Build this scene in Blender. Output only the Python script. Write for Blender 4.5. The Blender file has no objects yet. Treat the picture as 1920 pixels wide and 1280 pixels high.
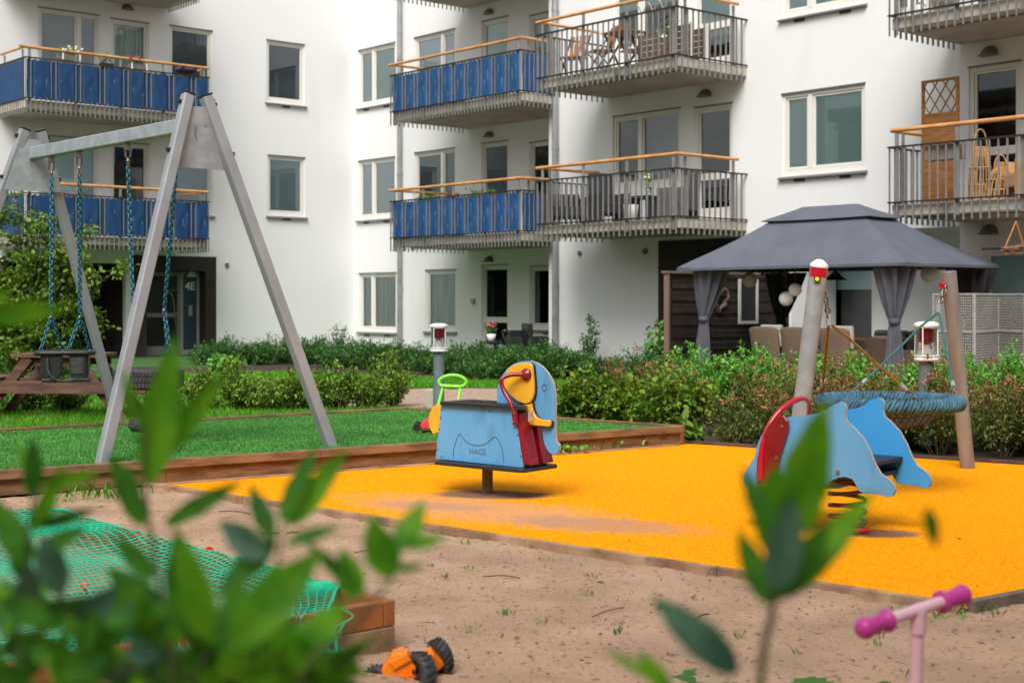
import bpy, math, random
import numpy as np
from mathutils import Vector, Matrix, noise
R = math.radians
scene = bpy.context.scene
COL = scene.collection
random.seed(7); rng = np.random.default_rng(7)

# ------------------------------------------------------------------ camera, sky, sun, exposure
F, CX, YH, CH = 2667.0, 960.0, 565.0, 1.3          # focal length in photo pixels, principal column, horizon row, eye height
cam = bpy.data.objects.new('camera', bpy.data.cameras.new('camera')); COL.objects.link(cam)
cam.location = (0, 0, CH); cam.rotation_euler = (R(90), 0, 0)
cam.data.sensor_width = 36; cam.data.lens = 36*F/1920
cam.data.shift_y = -(640-YH)/1920
cam.data.clip_start = 0.05; cam.data.clip_end = 2000
cam.data.dof.use_dof = True; cam.data.dof.focus_distance = 9.4; cam.data.dof.aperture_fstop = 3.7
scene.camera = cam
SUN_EL, SUN_AZ = 50, 192                            # azimuth clockwise from +Y: behind the camera, to the left
w = bpy.data.worlds.new('World'); scene.world = w; w.use_nodes = True
nt = w.node_tree; nt.nodes.clear()
sky = nt.nodes.new('ShaderNodeTexSky'); sky.sky_type = 'NISHITA'; sky.sun_disc = False
sky.sun_elevation = R(SUN_EL); sky.sun_rotation = R(SUN_AZ); sky.air_density = 1.0; sky.dust_density = 4.0; sky.ozone_density = 1.0
hs = nt.nodes.new('ShaderNodeHueSaturation'); hs.inputs['Saturation'].default_value = 0.32
bg = nt.nodes.new('ShaderNodeBackground'); bg.inputs['Strength'].default_value = 0.12
wo = nt.nodes.new('ShaderNodeOutputWorld')
nt.links.new(sky.outputs[0], hs.inputs['Color']); nt.links.new(hs.outputs[0], bg.inputs[0]); nt.links.new(bg.outputs[0], wo.inputs[0])
sl = bpy.data.lights.new('sun', 'SUN'); sl.energy = 2.2; sl.angle = R(32); sl.color = (1.0, 0.975, 0.945)
sun = bpy.data.objects.new('sun', sl); COL.objects.link(sun)
az, el = R(SUN_AZ), R(SUN_EL)
sd = Vector((math.sin(az)*math.cos(el), math.cos(az)*math.cos(el), math.sin(el)))
sun.rotation_euler = sd.to_track_quat('Z', 'Y').to_euler()
scene.view_settings.view_transform = 'Standard'; scene.view_settings.look = 'None'
scene.view_settings.exposure = 0.43; scene.view_settings.gamma = 1.0

# ------------------------------------------------------------------ helpers
def lin(r, g, b):
    f = lambda c: (c/255/12.92) if c/255 <= 0.04045 else ((c/255+0.055)/1.055)**2.4
    return (f(r), f(g), f(b), 1)

def at(px, py, Y):                                  # point seen at a pixel, at depth Y
    return Vector(((px-CX)/F*Y, Y, CH-(py-YH)/F*Y))
def gp(px, py, z=0.0):                              # point on the plane z seen at a pixel
    Y = (CH-z)*F/(py-YH); return Vector(((px-CX)/F*Y, Y, z))
def hit(M, px, py):                                 # point of frame M's plane y=0 seen at a pixel, in M's coordinates
    Mi = M.inverted(); o = Mi @ Vector((0, 0, CH)); d = Mi.to_3x3() @ Vector(((px-CX)/F, 1, -(py-YH)/F))
    t = -o.y/d.y; p = o+d*t; return p.x, p.z
def trace(M, pts): return [hit(M, *p) for p in pts]
def zt(x0, y0, s, pts): return [(x0+x/s, y0+y/s) for x, y in pts]

def link_mesh(name, verts, faces, mat, parent=None, smooth=None):
    me = bpy.data.meshes.new(name); me.from_pydata(verts, [], faces); me.update()
    if smooth is not None:
        me.polygons.foreach_set('use_smooth', smooth if not isinstance(smooth, bool) else [smooth]*len(me.polygons))
    for m in (mat if isinstance(mat, (list, tuple)) else [mat]): me.materials.append(m)
    o = bpy.data.objects.new(name, me); COL.objects.link(o)
    if parent is not None: o.parent = parent
    return o

class MB:
    def __init__(s): s.v = []; s.f = []; s.s = []
    def add(s, vs, fs, smooth=False, M=None):
        b = len(s.v)
        s.v += [tuple(M @ Vector(v)) for v in vs] if M is not None else [tuple(v) for v in vs]
        s.f += [tuple(b+i for i in f) for f in fs]; s.s += [smooth]*len(fs); return s
    def box(s, x0, y0, z0, x1, y1, z1, M=None):
        vs = [(x, y, z) for x in (x0, x1) for y in (y0, y1) for z in (z0, z1)]
        return s.add(vs, [(0,1,3,2),(4,6,7,5),(0,4,5,1),(2,3,7,6),(0,2,6,4),(1,5,7,3)], False, M)
    def beam(s, p, q, w, h, up=(0,0,1), M=None):
        p, q = Vector(p), Vector(q); d = (q-p).normalized(); u = Vector(up)
        a = d.cross(u)
        if a.length < 1e-4: a = d.cross(Vector((0,1,0)))
        a.normalize(); b = a.cross(d).normalized()
        vs = [e+a*(i*w/2)+b*(j*h/2) for e in (p, q) for i, j in ((-1,-1),(1,-1),(1,1),(-1,1))]
        return s.add(vs, [(0,1,2,3),(7,6,5,4),(0,4,5,1),(1,5,6,2),(2,6,7,3),(3,7,4,0)], False, M)
    def tube(s, path, r, n=8, closed=False, M=None, sq=1.0):
        P = [Vector(p) for p in path]; m = len(P); vs = []
        up = None
        for i in range(m):
            if closed: t = P[(i+1) % m]-P[i-1]
            else: t = P[min(i+1, m-1)]-P[max(i-1, 0)]
            t.normalize()
            if up is None:
                up = Vector((0,0,1)) if abs(t.z) < .9 else Vector((0,1,0))
            a = t.cross(up)
            if a.length < 1e-5: a = t.orthogonal()
            a.normalize(); b = a.cross(t).normalized(); up = b
            rr = r[i] if isinstance(r, (list, tuple)) else r
            for k in range(n):
                th = 2*math.pi*k/n; vs.append(P[i]+a*(rr*math.cos(th))+b*(rr*math.sin(th)*sq))
        fs = []
        for i in range(m if closed else m-1):
            j = (i+1) % m
            for k in range(n):
                k2 = (k+1) % n; fs.append((i*n+k, i*n+k2, j*n+k2, j*n+k))
        s.add(vs, fs, True, M)
        if not closed:
            s.add(vs[:n], [tuple(range(n))[::-1]], False, M); s.add(vs[-n:], [tuple(range(n))], False, M)
        return s
    def cyl(s, p, q, r, n=16, M=None, r2=None): return s.tube([p, q], [r, r if r2 is None else r2], n, False, M)
    def prism(s, poly, y0, y1, M=None):             # outline in x,z pushed along y
        n = len(poly)
        ar = sum(poly[i][0]*poly[(i+1) % n][1]-poly[(i+1) % n][0]*poly[i][1] for i in range(n))
        if ar < 0: poly = poly[::-1]
        vs = [(x, y0, z) for x, z in poly]+[(x, y1, z) for x, z in poly]
        fs = [tuple(range(n)), tuple(range(2*n-1, n-1, -1))]+[(i, i+n, (i+1) % n+n, (i+1) % n) for i in range(n)]
        return s.add(vs, fs, False, M)
    def lathe(s, prof, n=24, M=None, smooth=True):
        vs = [(r*math.cos(2*math.pi*k/n), r*math.sin(2*math.pi*k/n), z) for r, z in prof for k in range(n)]
        fs = [(i*n+k, i*n+(k+1) % n, (i+1)*n+(k+1) % n, (i+1)*n+k) for i in range(len(prof)-1) for k in range(n)]
        return s.add(vs, fs, smooth, M)
    def ball(s, c, r, n=16, M=None, sz=1.0):
        prof = [(max(r*math.sin(math.pi*i/10), 1e-4), -r*sz*math.cos(math.pi*i/10)) for i in range(11)]
        T = Matrix.Translation(c); return s.lathe(prof, n, (M @ T) if M is not None else T)
    def grid(s, pts, smooth=True, M=None):          # rows of points
        r, c = len(pts), len(pts[0]); vs = [p for row in pts for p in row]
        return s.add(vs, [(i*c+j, i*c+j+1, (i+1)*c+j+1, (i+1)*c+j) for i in range(r-1) for j in range(c-1)], smooth, M)
    def build(s, name, mat, parent=None, bevel=0, seg=2, solid=0):
        o = link_mesh(name, s.v, s.f, mat, parent, s.s)
        if solid:
            m = o.modifiers.new('solid', 'SOLIDIFY'); m.thickness = solid; m.offset = 0
        if bevel:
            m = o.modifiers.new('bevel', 'BEVEL'); m.width = bevel; m.segments = seg; m.limit_method = 'ANGLE'; m.angle_limit = R(40)
        return o

def tag(o, label, cat, group=None):
    o['label'] = label; o['category'] = cat
    if group: o['group'] = group
    return o
def thing(name, label, cat, loc=(0,0,0), rz=0.0, group=None):
    o = bpy.data.objects.new(name, None); COL.objects.link(o); o.empty_display_size = .1
    o.location = loc; o.rotation_euler = (0, 0, rz); return tag(o, label, cat, group)
def struct(o, kind='structure'): o['kind'] = kind; return o
def mw(loc, rz=0.0): return Matrix.Translation(loc) @ Matrix.Rotation(rz, 4, 'Z')
def copy_tree(o, parent=None):
    c = o.copy(); COL.objects.link(c); c.parent = parent
    for ch in [x for x in ALLOBJ() if x.parent == o]: copy_tree(ch, c)
    return c
def ALLOBJ(): return list(COL.objects)
def smoothpoly(pts, it=2):                          # Chaikin rounding of an outline
    for _ in range(it):
        q = []
        for i in range(len(pts)):
            a, b = pts[i], pts[(i+1) % len(pts)]
            q += [(a[0]*.78+b[0]*.22, a[1]*.78+b[1]*.22), (a[0]*.22+b[0]*.78, a[1]*.22+b[1]*.78)]
        pts = q
    return pts
def spline(pts, n=8):                               # Catmull-Rom through 3-D points
    P = [Vector(p) for p in pts]; P = [P[0]*2-P[1]]+P+[P[-1]*2-P[-2]]; out = []
    for i in range(1, len(P)-2):
        for k in range(n):
            t = k/n; a, b, c, d = P[i-1:i+3]
            out.append(.5*((2*b)+(c-a)*t+(2*a-5*b+4*c-d)*t*t+(3*b-a-3*c+d)*t**3))
    out.append(P[-2]); return out

# ------------------------------------------------------------------ materials
def mat(name, c, rough=.6, metal=0.0, c2=None, scale=8.0, lo=.35, hi=.65, bump=0.0, bscale=None, coord='Object', stretch=(1,1,1), spec=.5, detail=6, coat=0.0, island=0.0, trans=0.0, dist=.01, dark=None, dscale=1.0, drange=(.5,.75)):
    m = bpy.data.materials.new(name); m.use_nodes = True; t = m.node_tree; n = t.nodes; L = t.links
    b = n['Principled BSDF']; b.inputs['Roughness'].default_value = rough; b.inputs['Metallic'].default_value = metal
    b.inputs['Specular IOR Level'].default_value = spec; b.inputs['Coat Weight'].default_value = coat
    b.inputs['Base Color'].default_value = c
    tc = n.new('ShaderNodeTexCoord'); mp = n.new('ShaderNodeMapping'); mp.inputs['Scale'].default_value = stretch
    L.new(tc.outputs[coord], mp.inputs['Vector'])
    out = None
    if c2 is not None:
        nz = n.new('ShaderNodeTexNoise'); nz.inputs['Scale'].default_value = scale; nz.inputs['Detail'].default_value = detail
        L.new(mp.outputs[0], nz.inputs['Vector'])
        cr = n.new('ShaderNodeValToRGB'); cr.color_ramp.elements[0].position = lo; cr.color_ramp.elements[1].position = hi
        cr.color_ramp.elements[0].color = c; cr.color_ramp.elements[1].color = c2
        L.new(nz.outputs['Fac'], cr.inputs[0]); out = cr.outputs[0]
    if dark is not None:
        nz = n.new('ShaderNodeTexNoise'); nz.inputs['Scale'].default_value = dscale; nz.inputs['Detail'].default_value = 8
        L.new(mp.outputs[0], nz.inputs['Vector'])
        mr = n.new('ShaderNodeMapRange'); mr.inputs[1].default_value = drange[0]; mr.inputs[2].default_value = drange[1]
        L.new(nz.outputs['Fac'], mr.inputs[0])
        mx = n.new('ShaderNodeMix'); mx.data_type = 'RGBA'; L.new(mr.outputs[0], mx.inputs[0])
        if out is not None: L.new(out, mx.inputs[6])
        else: mx.inputs[6].default_value = c
        mx.inputs[7].default_value = dark; out = mx.outputs[2]
    if island:
        ge = n.new('ShaderNodeNewGeometry'); hv = n.new('ShaderNodeHueSaturation')
        mr = n.new('ShaderNodeMapRange'); mr.inputs[3].default_value = 1-island; mr.inputs[4].default_value = 1+island
        L.new(ge.outputs['Random Per Island'], mr.inputs[0]); L.new(mr.outputs[0], hv.inputs['Value'])
        m2 = n.new('ShaderNodeMath'); m2.operation = 'MULTIPLY_ADD'; m2.inputs[1].default_value = 7.13; m2.inputs[2].default_value = 0
        L.new(ge.outputs['Random Per Island'], m2.inputs[0])
        fr = n.new('ShaderNodeMath'); fr.operation = 'FRACT'; L.new(m2.outputs[0], fr.inputs[0])
        mh = n.new('ShaderNodeMapRange'); mh.inputs[3].default_value = .47; mh.inputs[4].default_value = .52
        L.new(fr.outputs[0], mh.inputs[0]); L.new(mh.outputs[0], hv.inputs['Hue'])
        if out is not None: L.new(out, hv.inputs['Color'])
        else: hv.inputs['Color'].default_value = c
        out = hv.outputs[0]
    if out is not None: L.new(out, b.inputs['Base Color'])
    if bump:
        nb = n.new('ShaderNodeTexNoise'); nb.inputs['Scale'].default_value = bscale or scale*4; nb.inputs['Detail'].default_value = 6
        L.new(mp.outputs[0], nb.inputs['Vector'])
        bp = n.new('ShaderNodeBump'); bp.inputs['Strength'].default_value = bump; bp.inputs['Distance'].default_value = dist
        L.new(nb.outputs['Fac'], bp.inputs['Height']); L.new(bp.outputs[0], b.inputs['Normal'])
    if trans:
        tr = n.new('ShaderNodeBsdfTranslucent'); ms = n.new('ShaderNodeMixShader'); ms.inputs[0].default_value = trans
        if out is not None: L.new(out, tr.inputs[0])
        else: tr.inputs[0].default_value = c
        L.new(b.outputs[0], ms.inputs[1]); L.new(tr.outputs[0], ms.inputs[2]); L.new(ms.outputs[0], n['Material Output'].inputs[0])
    return m

def glassmat(name, tint=(.7,.8,.8,1), refl=1.0, rough=.02):
    m = bpy.data.materials.new(name); m.use_nodes = True; t = m.node_tree; n = t.nodes; L = t.links; n.remove(n['Principled BSDF'])
    tr = n.new('ShaderNodeBsdfTransparent'); tr.inputs[0].default_value = tint
    gl = n.new('ShaderNodeBsdfGlossy'); gl.inputs['Roughness'].default_value = rough; gl.inputs[0].default_value = (.9,.96,1,1)
    fr = n.new('ShaderNodeFresnel'); fr.inputs[0].default_value = 1.5
    mu = n.new('ShaderNodeMath'); mu.operation = 'MULTIPLY'; mu.inputs[1].default_value = refl; L.new(fr.outputs[0], mu.inputs[0])
    mx = n.new('ShaderNodeMixShader'); L.new(mu.outputs[0], mx.inputs[0]); L.new(tr.outputs[0], mx.inputs[1]); L.new(gl.outputs[0], mx.inputs[2])
    L.new(mx.outputs[0], n['Material Output'].inputs[0]); return m

m_wall = mat('render_white', (.82,.815,.805,1), .9, c2=(.79,.785,.78,1), scale=.35, lo=.35, hi=.7, bump=.4, bscale=45, dark=(.74,.73,.71,1), dscale=1.4, drange=(.58,.85), stretch=(1,1,.22))
m_wallL = m_wall
m_plinth = mat('plinth_grey', lin(120,118,115), .9, c2=lin(95,92,88), scale=4, bump=.3)
m_frame = mat('frame_white', (.78,.76,.70,1), .45)
m_sill = mat('sill_grey', lin(120,117,115), .5, metal=.3)
m_seal = mat('seal_dark', (.03,.03,.03,1), .6)
m_pane = glassmat('pane', (.93,.97,.98,1), 2.4)
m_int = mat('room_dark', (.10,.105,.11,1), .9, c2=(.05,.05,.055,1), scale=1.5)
m_blind = mat('blind_pale', lin(206,226,226), .8)
m_blindg = mat('blind_green', lin(186,212,206), .8)
m_blindd = mat('blind_grey', lin(104,114,122), .8)
m_blindw = mat('blind_white', lin(225,232,238), .8)
m_curt = mat('curtain_pale', lin(190,205,195), .85, c2=lin(150,170,160), scale=3, stretch=(6,6,.3))
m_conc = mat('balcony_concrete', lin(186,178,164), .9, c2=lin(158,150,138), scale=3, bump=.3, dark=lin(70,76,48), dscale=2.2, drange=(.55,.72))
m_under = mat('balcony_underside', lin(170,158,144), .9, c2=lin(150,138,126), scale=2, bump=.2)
m_rail = mat('railing_grey', lin(142,140,138), .5, metal=.2, c2=lin(128,126,124), scale=6)
m_railk = mat('railing_black', lin(48,47,46), .5, metal=.3)
m_wood = mat('handrail_oak', lin(214,158,98), .5, c2=lin(190,128,72), scale=5, stretch=(1,1,1), bump=.1)
m_blue = mat('screen_blue', lin(6,62,108), .7, c2=lin(4,54,96), scale=3, bump=.35, bscale=5, dist=.03)
m_blue2 = mat('screen_blue_bright', lin(8,76,126), .65, c2=lin(6,64,110), scale=3, bump=.5, bscale=5, dist=.03)
m_pipe = mat('downpipe_zinc', lin(170,172,174), .45, metal=.5, c2=lin(150,152,155), scale=5)
m_dclad = mat('cladding_dark', lin(52,42,38), .75, c2=lin(36,29,27), scale=6, stretch=(1,1,.2), bump=.3)
m_black = mat('black_plastic', (.02,.02,.021,1), .45)
m_rubber = mat('tyre_rubber', (.028,.028,.028,1), .65, c2=(.05,.05,.05,1), scale=20, bump=.3)
m_galv = mat('galvanised_steel', lin(170,178,182), .5, metal=.25, c2=lin(150,158,163), scale=12, bump=.06, bscale=30)
m_alu = mat('aluminium_leg', lin(160,163,167), .5, metal=.3, c2=lin(148,151,155), scale=3, bump=.03)
m_chrome = mat('shackle_steel', lin(140,136,130), .3, metal=.9)
m_chain = mat('chain_teal', lin(20,104,124), .4, c2=lin(14,80,100), scale=30, coat=.2)
m_plat = mat('panel_blue', lin(100,166,212), .42, c2=lin(92,158,206), scale=4, bump=.05, bscale=80, dark=lin(84,134,170), dscale=9, drange=(.55,.8), stretch=(1,1,.4))
m_plat2 = mat('panel_bright_blue', lin(64,158,222), .38, c2=lin(72,164,226), scale=4, bump=.05, bscale=80)
m_edge = mat('panel_edge', lin(178,166,152), .7)
m_yel = mat('panel_yellow', lin(238,178,48), .4, c2=lin(228,166,44), scale=5, bump=.05, bscale=80)
m_red = mat('paint_red', lin(140,16,30), .35, c2=lin(120,12,24), scale=5, coat=.3)
m_redp = mat('paint_bright_red', lin(190,20,38), .3, coat=.4)
m_timber = mat('timber_brown', lin(146,110,74), .8, c2=lin(102,76,52), scale=3.5, stretch=(1,1,6), bump=.35, bscale=20, dark=lin(70,48,34), dscale=4, drange=(.58,.75))
m_timbert = mat('timber_worn', lin(176,146,116), .85, c2=lin(132,98,70), scale=4, bump=.35, bscale=25, dark=lin(90,72,56), dscale=6, drange=(.55,.75))
m_grey = mat('bollard_grey', lin(126,140,146), .45, metal=.3, c2=lin(112,126,132), scale=6)
m_whitep = mat('white_plastic', (.78,.78,.77,1), .35)
m_groove = mat('engraved_dark', lin(46,66,80), .8)
m_bolt = mat('bolt_steel', lin(150,150,120), .4, metal=.8)
# ------------------------------------------------------------------ the ground
def poly_sheet(name, pts, z, m):
    return link_mesh(name, [(p[0], p[1], z) for p in pts], [tuple(range(len(pts)))], m)
m_lawn = mat('lawn_soil', lin(58,104,28), .95, c2=lin(44,80,22), scale=1.5, bump=.5, bscale=30, dark=lin(70,62,40), dscale=.7, drange=(.62,.75))
struct(poly_sheet('ground', [(-700,-300),(700,-300),(700,900),(-700,900)], -.012, m_lawn))

def groundmat_sand():
    m = mat('playground_sand', lin(184,152,124), .95, c2=lin(156,126,101), scale=2.2, lo=.3, hi=.7, bump=.9, bscale=70, dist=.012, dark=lin(104,80,66), dscale=34, drange=(.57,.70))
    return m
m_sand = groundmat_sand()
def nz(x, y, s, seed=0): return noise.fractal(Vector((x*s, y*s, seed)), 0.8, 2.0, 4)
# sand : a finely rumpled sheet in front, reaching round the rubber surface
gx = np.linspace(-5.0, 5.0, 300); gy = np.linspace(2.0, 11.2, 300)
sv = []
for y in gy:
    for x in gx: sv.append((x, y, .004+.014*nz(x, y, 1.3)+.012*nz(x, y, 4, 2)+.008*nz(x, y, 9, 4)+.004*nz(x, y, 26, 9)))
nx = len(gx)
RUB = [(-2.55,9.93),(-1.4,11.02),(.41,12.3),(1.5,12.85),(4.1,11.06),(7.5,8.9),(5.2,8.4),(1.90,5.93)]
def side(a, b, x, y): return (b[0]-a[0])*(y-a[1])-(b[1]-a[1])*(x-a[0])
sf = []
for j in range(len(gy)-1):
    for i in range(nx-1):
        x, y = gx[i], gy[j]
        a = j*nx+i; sf.append((a, a+1, a+nx+1, a+nx))
def under(x, y):                                    # inside the rubber area (kept below it)
    return side(RUB[7], RUB[0], x, y) < -.02 and side(RUB[6], RUB[7], x, y) < -.02 and y > 5.9
def grow(v):
    x, y, z = v
    if under(x, y): return (x, y, -.03)
    if side((-3.9,9.0), (1.5,12.8), x, y) > -.02: return (x, y, -.03)
    return (x, y, z)
sv = [grow(v) for v in sv]
struct(link_mesh('sand_ground', sv, sf, m_sand, None, True))
struct(poly_sheet('sand_apron', [(-40,-10),(40,-10),(40,1.995),(-40,1.995)], -.004, m_sand))
struct(poly_sheet('sand_apron', [(5.005,1.995),(40,1.995),(40,8.3),(5.2,8.3)], -.004, m_sand))
struct(poly_sheet('sand_apron', [(-40,1.995),(-5.005,1.995),(-5.005,7.6),(-40,7.6)], -.004, m_sand))

# rubber safety surface, orange with trodden grey patches
def rubbermat():
    m = mat('rubber_orange', lin(252,166,0), .9, c2=lin(214,114,0), scale=75, lo=.40, hi=.74, bump=.8, bscale=130, dist=.004, spec=.08)
    t = m.node_tree; n = t.nodes; L = t.links; b = n['Principled BSDF']
    src = b.inputs['Base Color'].links[0].from_socket
    geo = n.new('ShaderNodeNewGeometry')
    def blob(cx, cy, ang, sx, sy, lo, hi, nscale, amt):
        mp = n.new('ShaderNodeMapping'); mp.vector_type = 'TEXTURE'; mp.inputs['Location'].default_value = (cx, cy, 0); mp.inputs['Rotation'].default_value = (0,0,ang); mp.inputs['Scale'].default_value = (sx, sy, 1000)
        L.new(geo.outputs['Position'], mp.inputs[0])
        ln = n.new('ShaderNodeVectorMath'); ln.operation = 'LENGTH'; L.new(mp.outputs[0], ln.inputs[0])
        f = n.new('ShaderNodeMapRange'); f.inputs[1].default_value = 0; f.inputs[2].default_value = 1; f.inputs[3].default_value = 1; f.inputs[4].default_value = 0; L.new(ln.outputs['Value'], f.inputs[0])
        nzz = n.new('ShaderNodeTexNoise'); nzz.inputs['Scale'].default_value = nscale; nzz.inputs['Detail'].default_value = 12; nzz.inputs['Roughness'].default_value = .82; L.new(geo.outputs['Position'], nzz.inputs['Vector'])
        ad = n.new('ShaderNodeMath'); ad.operation = 'ADD'; L.new(f.outputs[0], ad.inputs[0]); L.new(nzz.outputs['Fac'], ad.inputs[1])
        r2 = n.new('ShaderNodeMapRange'); r2.inputs[1].default_value = lo; r2.inputs[2].default_value = hi; r2.inputs[3].default_value = 0; r2.inputs[4].default_value = amt; L.new(ad.outputs[0], r2.inputs[0])
        return r2.outputs[0]
    dirt = lin(176,152,138); dk = lin(112,92,84); dk2 = lin(142,126,122)
    for args, colr in (((-.2,8.75,R(-38),2.6,1.1,1.02,1.3,8.,.45), dirt), ((.5,8.15,R(-25),1.6,.7,1.05,1.25,12.,.5), dk2), ((-.5,8.9,R(-20),1.0,.4,1.0,1.25,12.,.4), dk2), ((-.13,9.42,R(-8),.62,.30,.75,.98,3.,.9), dk), ((1.95,7.86,R(-10),.55,.26,.85,1.05,3.,.85), dk), ((0,9,0,40,40,1.72,1.76,42,.8), lin(96,70,40))):
        mx = n.new('ShaderNodeMix'); mx.data_type = 'RGBA'; L.new(blob(*args), mx.inputs[0]); L.new(src, mx.inputs[6]); mx.inputs[7].default_value = colr; src = mx.outputs[2]
    L.new(src, b.inputs['Base Color']); return m
struct(poly_sheet('rubber_surface', RUB, .022, rubbermat()))

# gravel path behind the lawn
m_path = mat('gravel_path', lin(176,152,132), .95, c2=lin(146,122,104), scale=8, bump=.5, bscale=60)
struct(poly_sheet('gravel_path', [(-2.3,17.6),(5,16.9),(12,16.8),(12,20.5),(5,20.8),(-1.2,21.4),(-2.6,20.6)], -.004, m_path))
m_soil = mat('planting_bed', lin(72,52,38), .95, c2=lin(48,36,28), scale=6, bump=.8, bscale=30)
BED = [(-.0,15.7),(1.55,13.05),(4.2,11.2),(9,8.4),(12,12),(9.5,16.4),(4,17.0),(.4,17.0)]
struct(poly_sheet('planting_bed', BED, -.006, m_soil))
struct(poly_sheet('planting_bed', [(-9.5,25.5),(-3.0,31.0),(3.5,26.4),(3,23),(-.5,23.3),(-4,26),(-9,24.2)], -.008, m_soil))

# raised artificial turf
TURF = [(-4.2,8.80),(1.46,12.72),(-1.09,14.85),(-7.3,10.2)]
m_turf = mat('artificial_turf', lin(60,122,48), .95, c2=lin(44,98,38), scale=3, bump=.7, bscale=120, dist=.01)
struct(poly_sheet('artificial_turf', TURF, .165, m_turf))

def blades(name, n, region, z, h, wd, m, label, cat, lean=.5):
    P = []
    xs = [p[0] for p in region]; ys = [p[1] for p in region]
    x = rng.uniform(min(xs), max(xs), n*3); y = rng.uniform(min(ys), max(ys), n*3)
    ins = np.zeros(len(x), bool); j = len(region)-1
    for i in range(len(region)):
        xi, yi = region[i]; xj, yj = region[j]
        c = ((yi > y) != (yj > y)) & (x < (xj-xi)*(y-yi)/(yj-yi+1e-12)+xi); ins ^= c; j = i
    vis = (np.abs(x/np.maximum(y, .1)) < .42)
    x = x[ins & vis][:n]; y = y[ins & vis][:n]; k = len(x)
    a = rng.uniform(0, 2*np.pi, k); hh = h*rng.uniform(.5, 1.25, k); ww = wd*rng.uniform(.6, 1.3, k)
    lx = rng.normal(0, lean, k)*hh; ly = rng.normal(0, lean, k)*hh
    V = np.empty((k, 3, 3)); V[:,0] = np.c_[x-np.cos(a)*ww, y-np.sin(a)*ww, np.full(k, z)]; V[:,1] = np.c_[x+np.cos(a)*ww, y+np.sin(a)*ww, np.full(k, z)]
    V[:,2] = np.c_[x+lx, y+ly, z+hh]
    o = fastmesh(name, V.reshape(-1,3), 3, m); struct(o, 'stuff'); return tag(o, label, cat)
def fastmesh(name, V, n, m, parent=None):           # faces of n own vertices each
    k = len(V)//n; me = bpy.data.meshes.new(name)
    me.vertices.add(len(V)); me.vertices.foreach_set('co', V.astype(np.float32).ravel())
    me.loops.add(len(V)); me.loops.foreach_set('vertex_index', np.arange(len(V), dtype=np.int32))
    me.polygons.add(k); me.polygons.foreach_set('loop_start', np.arange(0, len(V), n, dtype=np.int32)); me.polygons.foreach_set('loop_total', np.full(k, n, dtype=np.int32))
    me.update(); me.validate(); me.materials.append(m)
    o = bpy.data.objects.new(name, me); COL.objects.link(o)
    if parent is not None: o.parent = parent
    return o
m_blade = mat('grass_blade', lin(84,158,22), .7, island=.45, trans=.3, dark=lin(120,140,50), dscale=2, drange=(.5,.75))
m_pile = mat('turf_pile', lin(78,150,58), .7, island=.4, dark=lin(56,122,46), dscale=1.6, drange=(.4,.7))
blades('turf_pile', 110000, TURF, .165, .016, .0035, m_pile, 'short bright artificial turf pile under the metal swing', 'turf', .5)
LAWN = [(-11,12),(-7.6,10.3),(-1.2,15.2),(-.2,16.5),(-2.2,17.4),(-2.6,20.8),(-1.2,21.6),(3,21.2),(3,23),(-.5,23.3),(-4,26),(-9,24.2),(-12,26)]
blades('lawn_grass', 100000, LAWN, -.01, .075, .008, m_blade, 'mown green lawn grass between the turf and the shrubs by the wall', 'grass', .5)

# ------------------------------------------------------------------ foliage
def leafquads(P, D, N, Ln, Wd, fold=.25):
    """rhombic leaves: base P, direction D, up N, length Ln, width Wd (arrays) -> 2 triangles each, as quads"""
    D = D/np.linalg.norm(D, axis=1, keepdims=True); S = np.cross(D, N); S /= np.linalg.norm(S, axis=1, keepdims=True)+1e-9; U = np.cross(S, D)
    L_, W_ = Ln[:,None], Wd[:,None]
    V = np.empty((len(P), 6, 3))
    V[:,0] = P; V[:,1] = P+D*L_*.3+S*W_*.5+U*W_*fold; V[:,2] = P+D*L_*.72+S*W_*.38+U*W_*fold*.8
    V[:,3] = P+D*L_-U*L_*.12; V[:,4] = P+D*L_*.72-S*W_*.38+U*W_*fold*.8; V[:,5] = P+D*L_*.3-S*W_*.5+U*W_*fold
    return V
def cloud_leaves(P, D0, size, wr=.5, spread=.8, up=.3):
    k = len(P); D = D0+rng.normal(0, spread, (k, 3)); D[:,2] += up*rng.uniform(-.3, 1, k)
    N = rng.normal(0, .5, (k, 3)); N[:,2] += 1
    s = size*rng.uniform(.6, 1.35, k)
    return leafquads(P, D, N, s, s*wr)
def stemset(n, H, Rr, wob=.12, base_r=.12, flat=False):
    out = []
    for i in range(n):
        a = rng.uniform(0, 2*np.pi); rr = Rr*math.sqrt(rng.uniform(0, 1)); h = H*rng.uniform(.65, 1.12)*(1-.45*(rr/max(Rr, .01))**2)
        b = np.array([math.cos(a)*rr*base_r*2, math.sin(a)*rr*base_r*2, 0]); e = np.array([math.cos(a)*rr, math.sin(a)*rr, h])
        m1 = b*.6+e*.4+np.array([0,0,h*.14])+rng.normal(0, wob*H, 3)*.5; m1[2] = abs(m1[2])
        out.append(np.array([b, m1, e+rng.normal(0, wob*H*.4, 3)]))
    return out
def along(st, t):
    b, m, e = st; t = t[:,None]; return (1-t)**2*b+2*t*(1-t)*m+t*t*e
def foliage(stems, per, size, wr=.5, r=.05, t0=.25, up=.3):
    Ps = []; Ds = []
    for st in stems:
        t = t0+(1-t0)*rng.uniform(0, 1, per)**.75; p = along(st, t); off = rng.normal(0, 1, (per, 3)); off /= np.linalg.norm(off, axis=1, keepdims=True)
        off *= (r*rng.uniform(.1, 1, per))[:,None]; Ps.append(p+off); Ds.append(off/r*1.2+(st[2]-st[1])*.6)
    return cloud_leaves(np.concatenate(Ps), np.concatenate(Ds), size, wr, .5, up)
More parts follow.
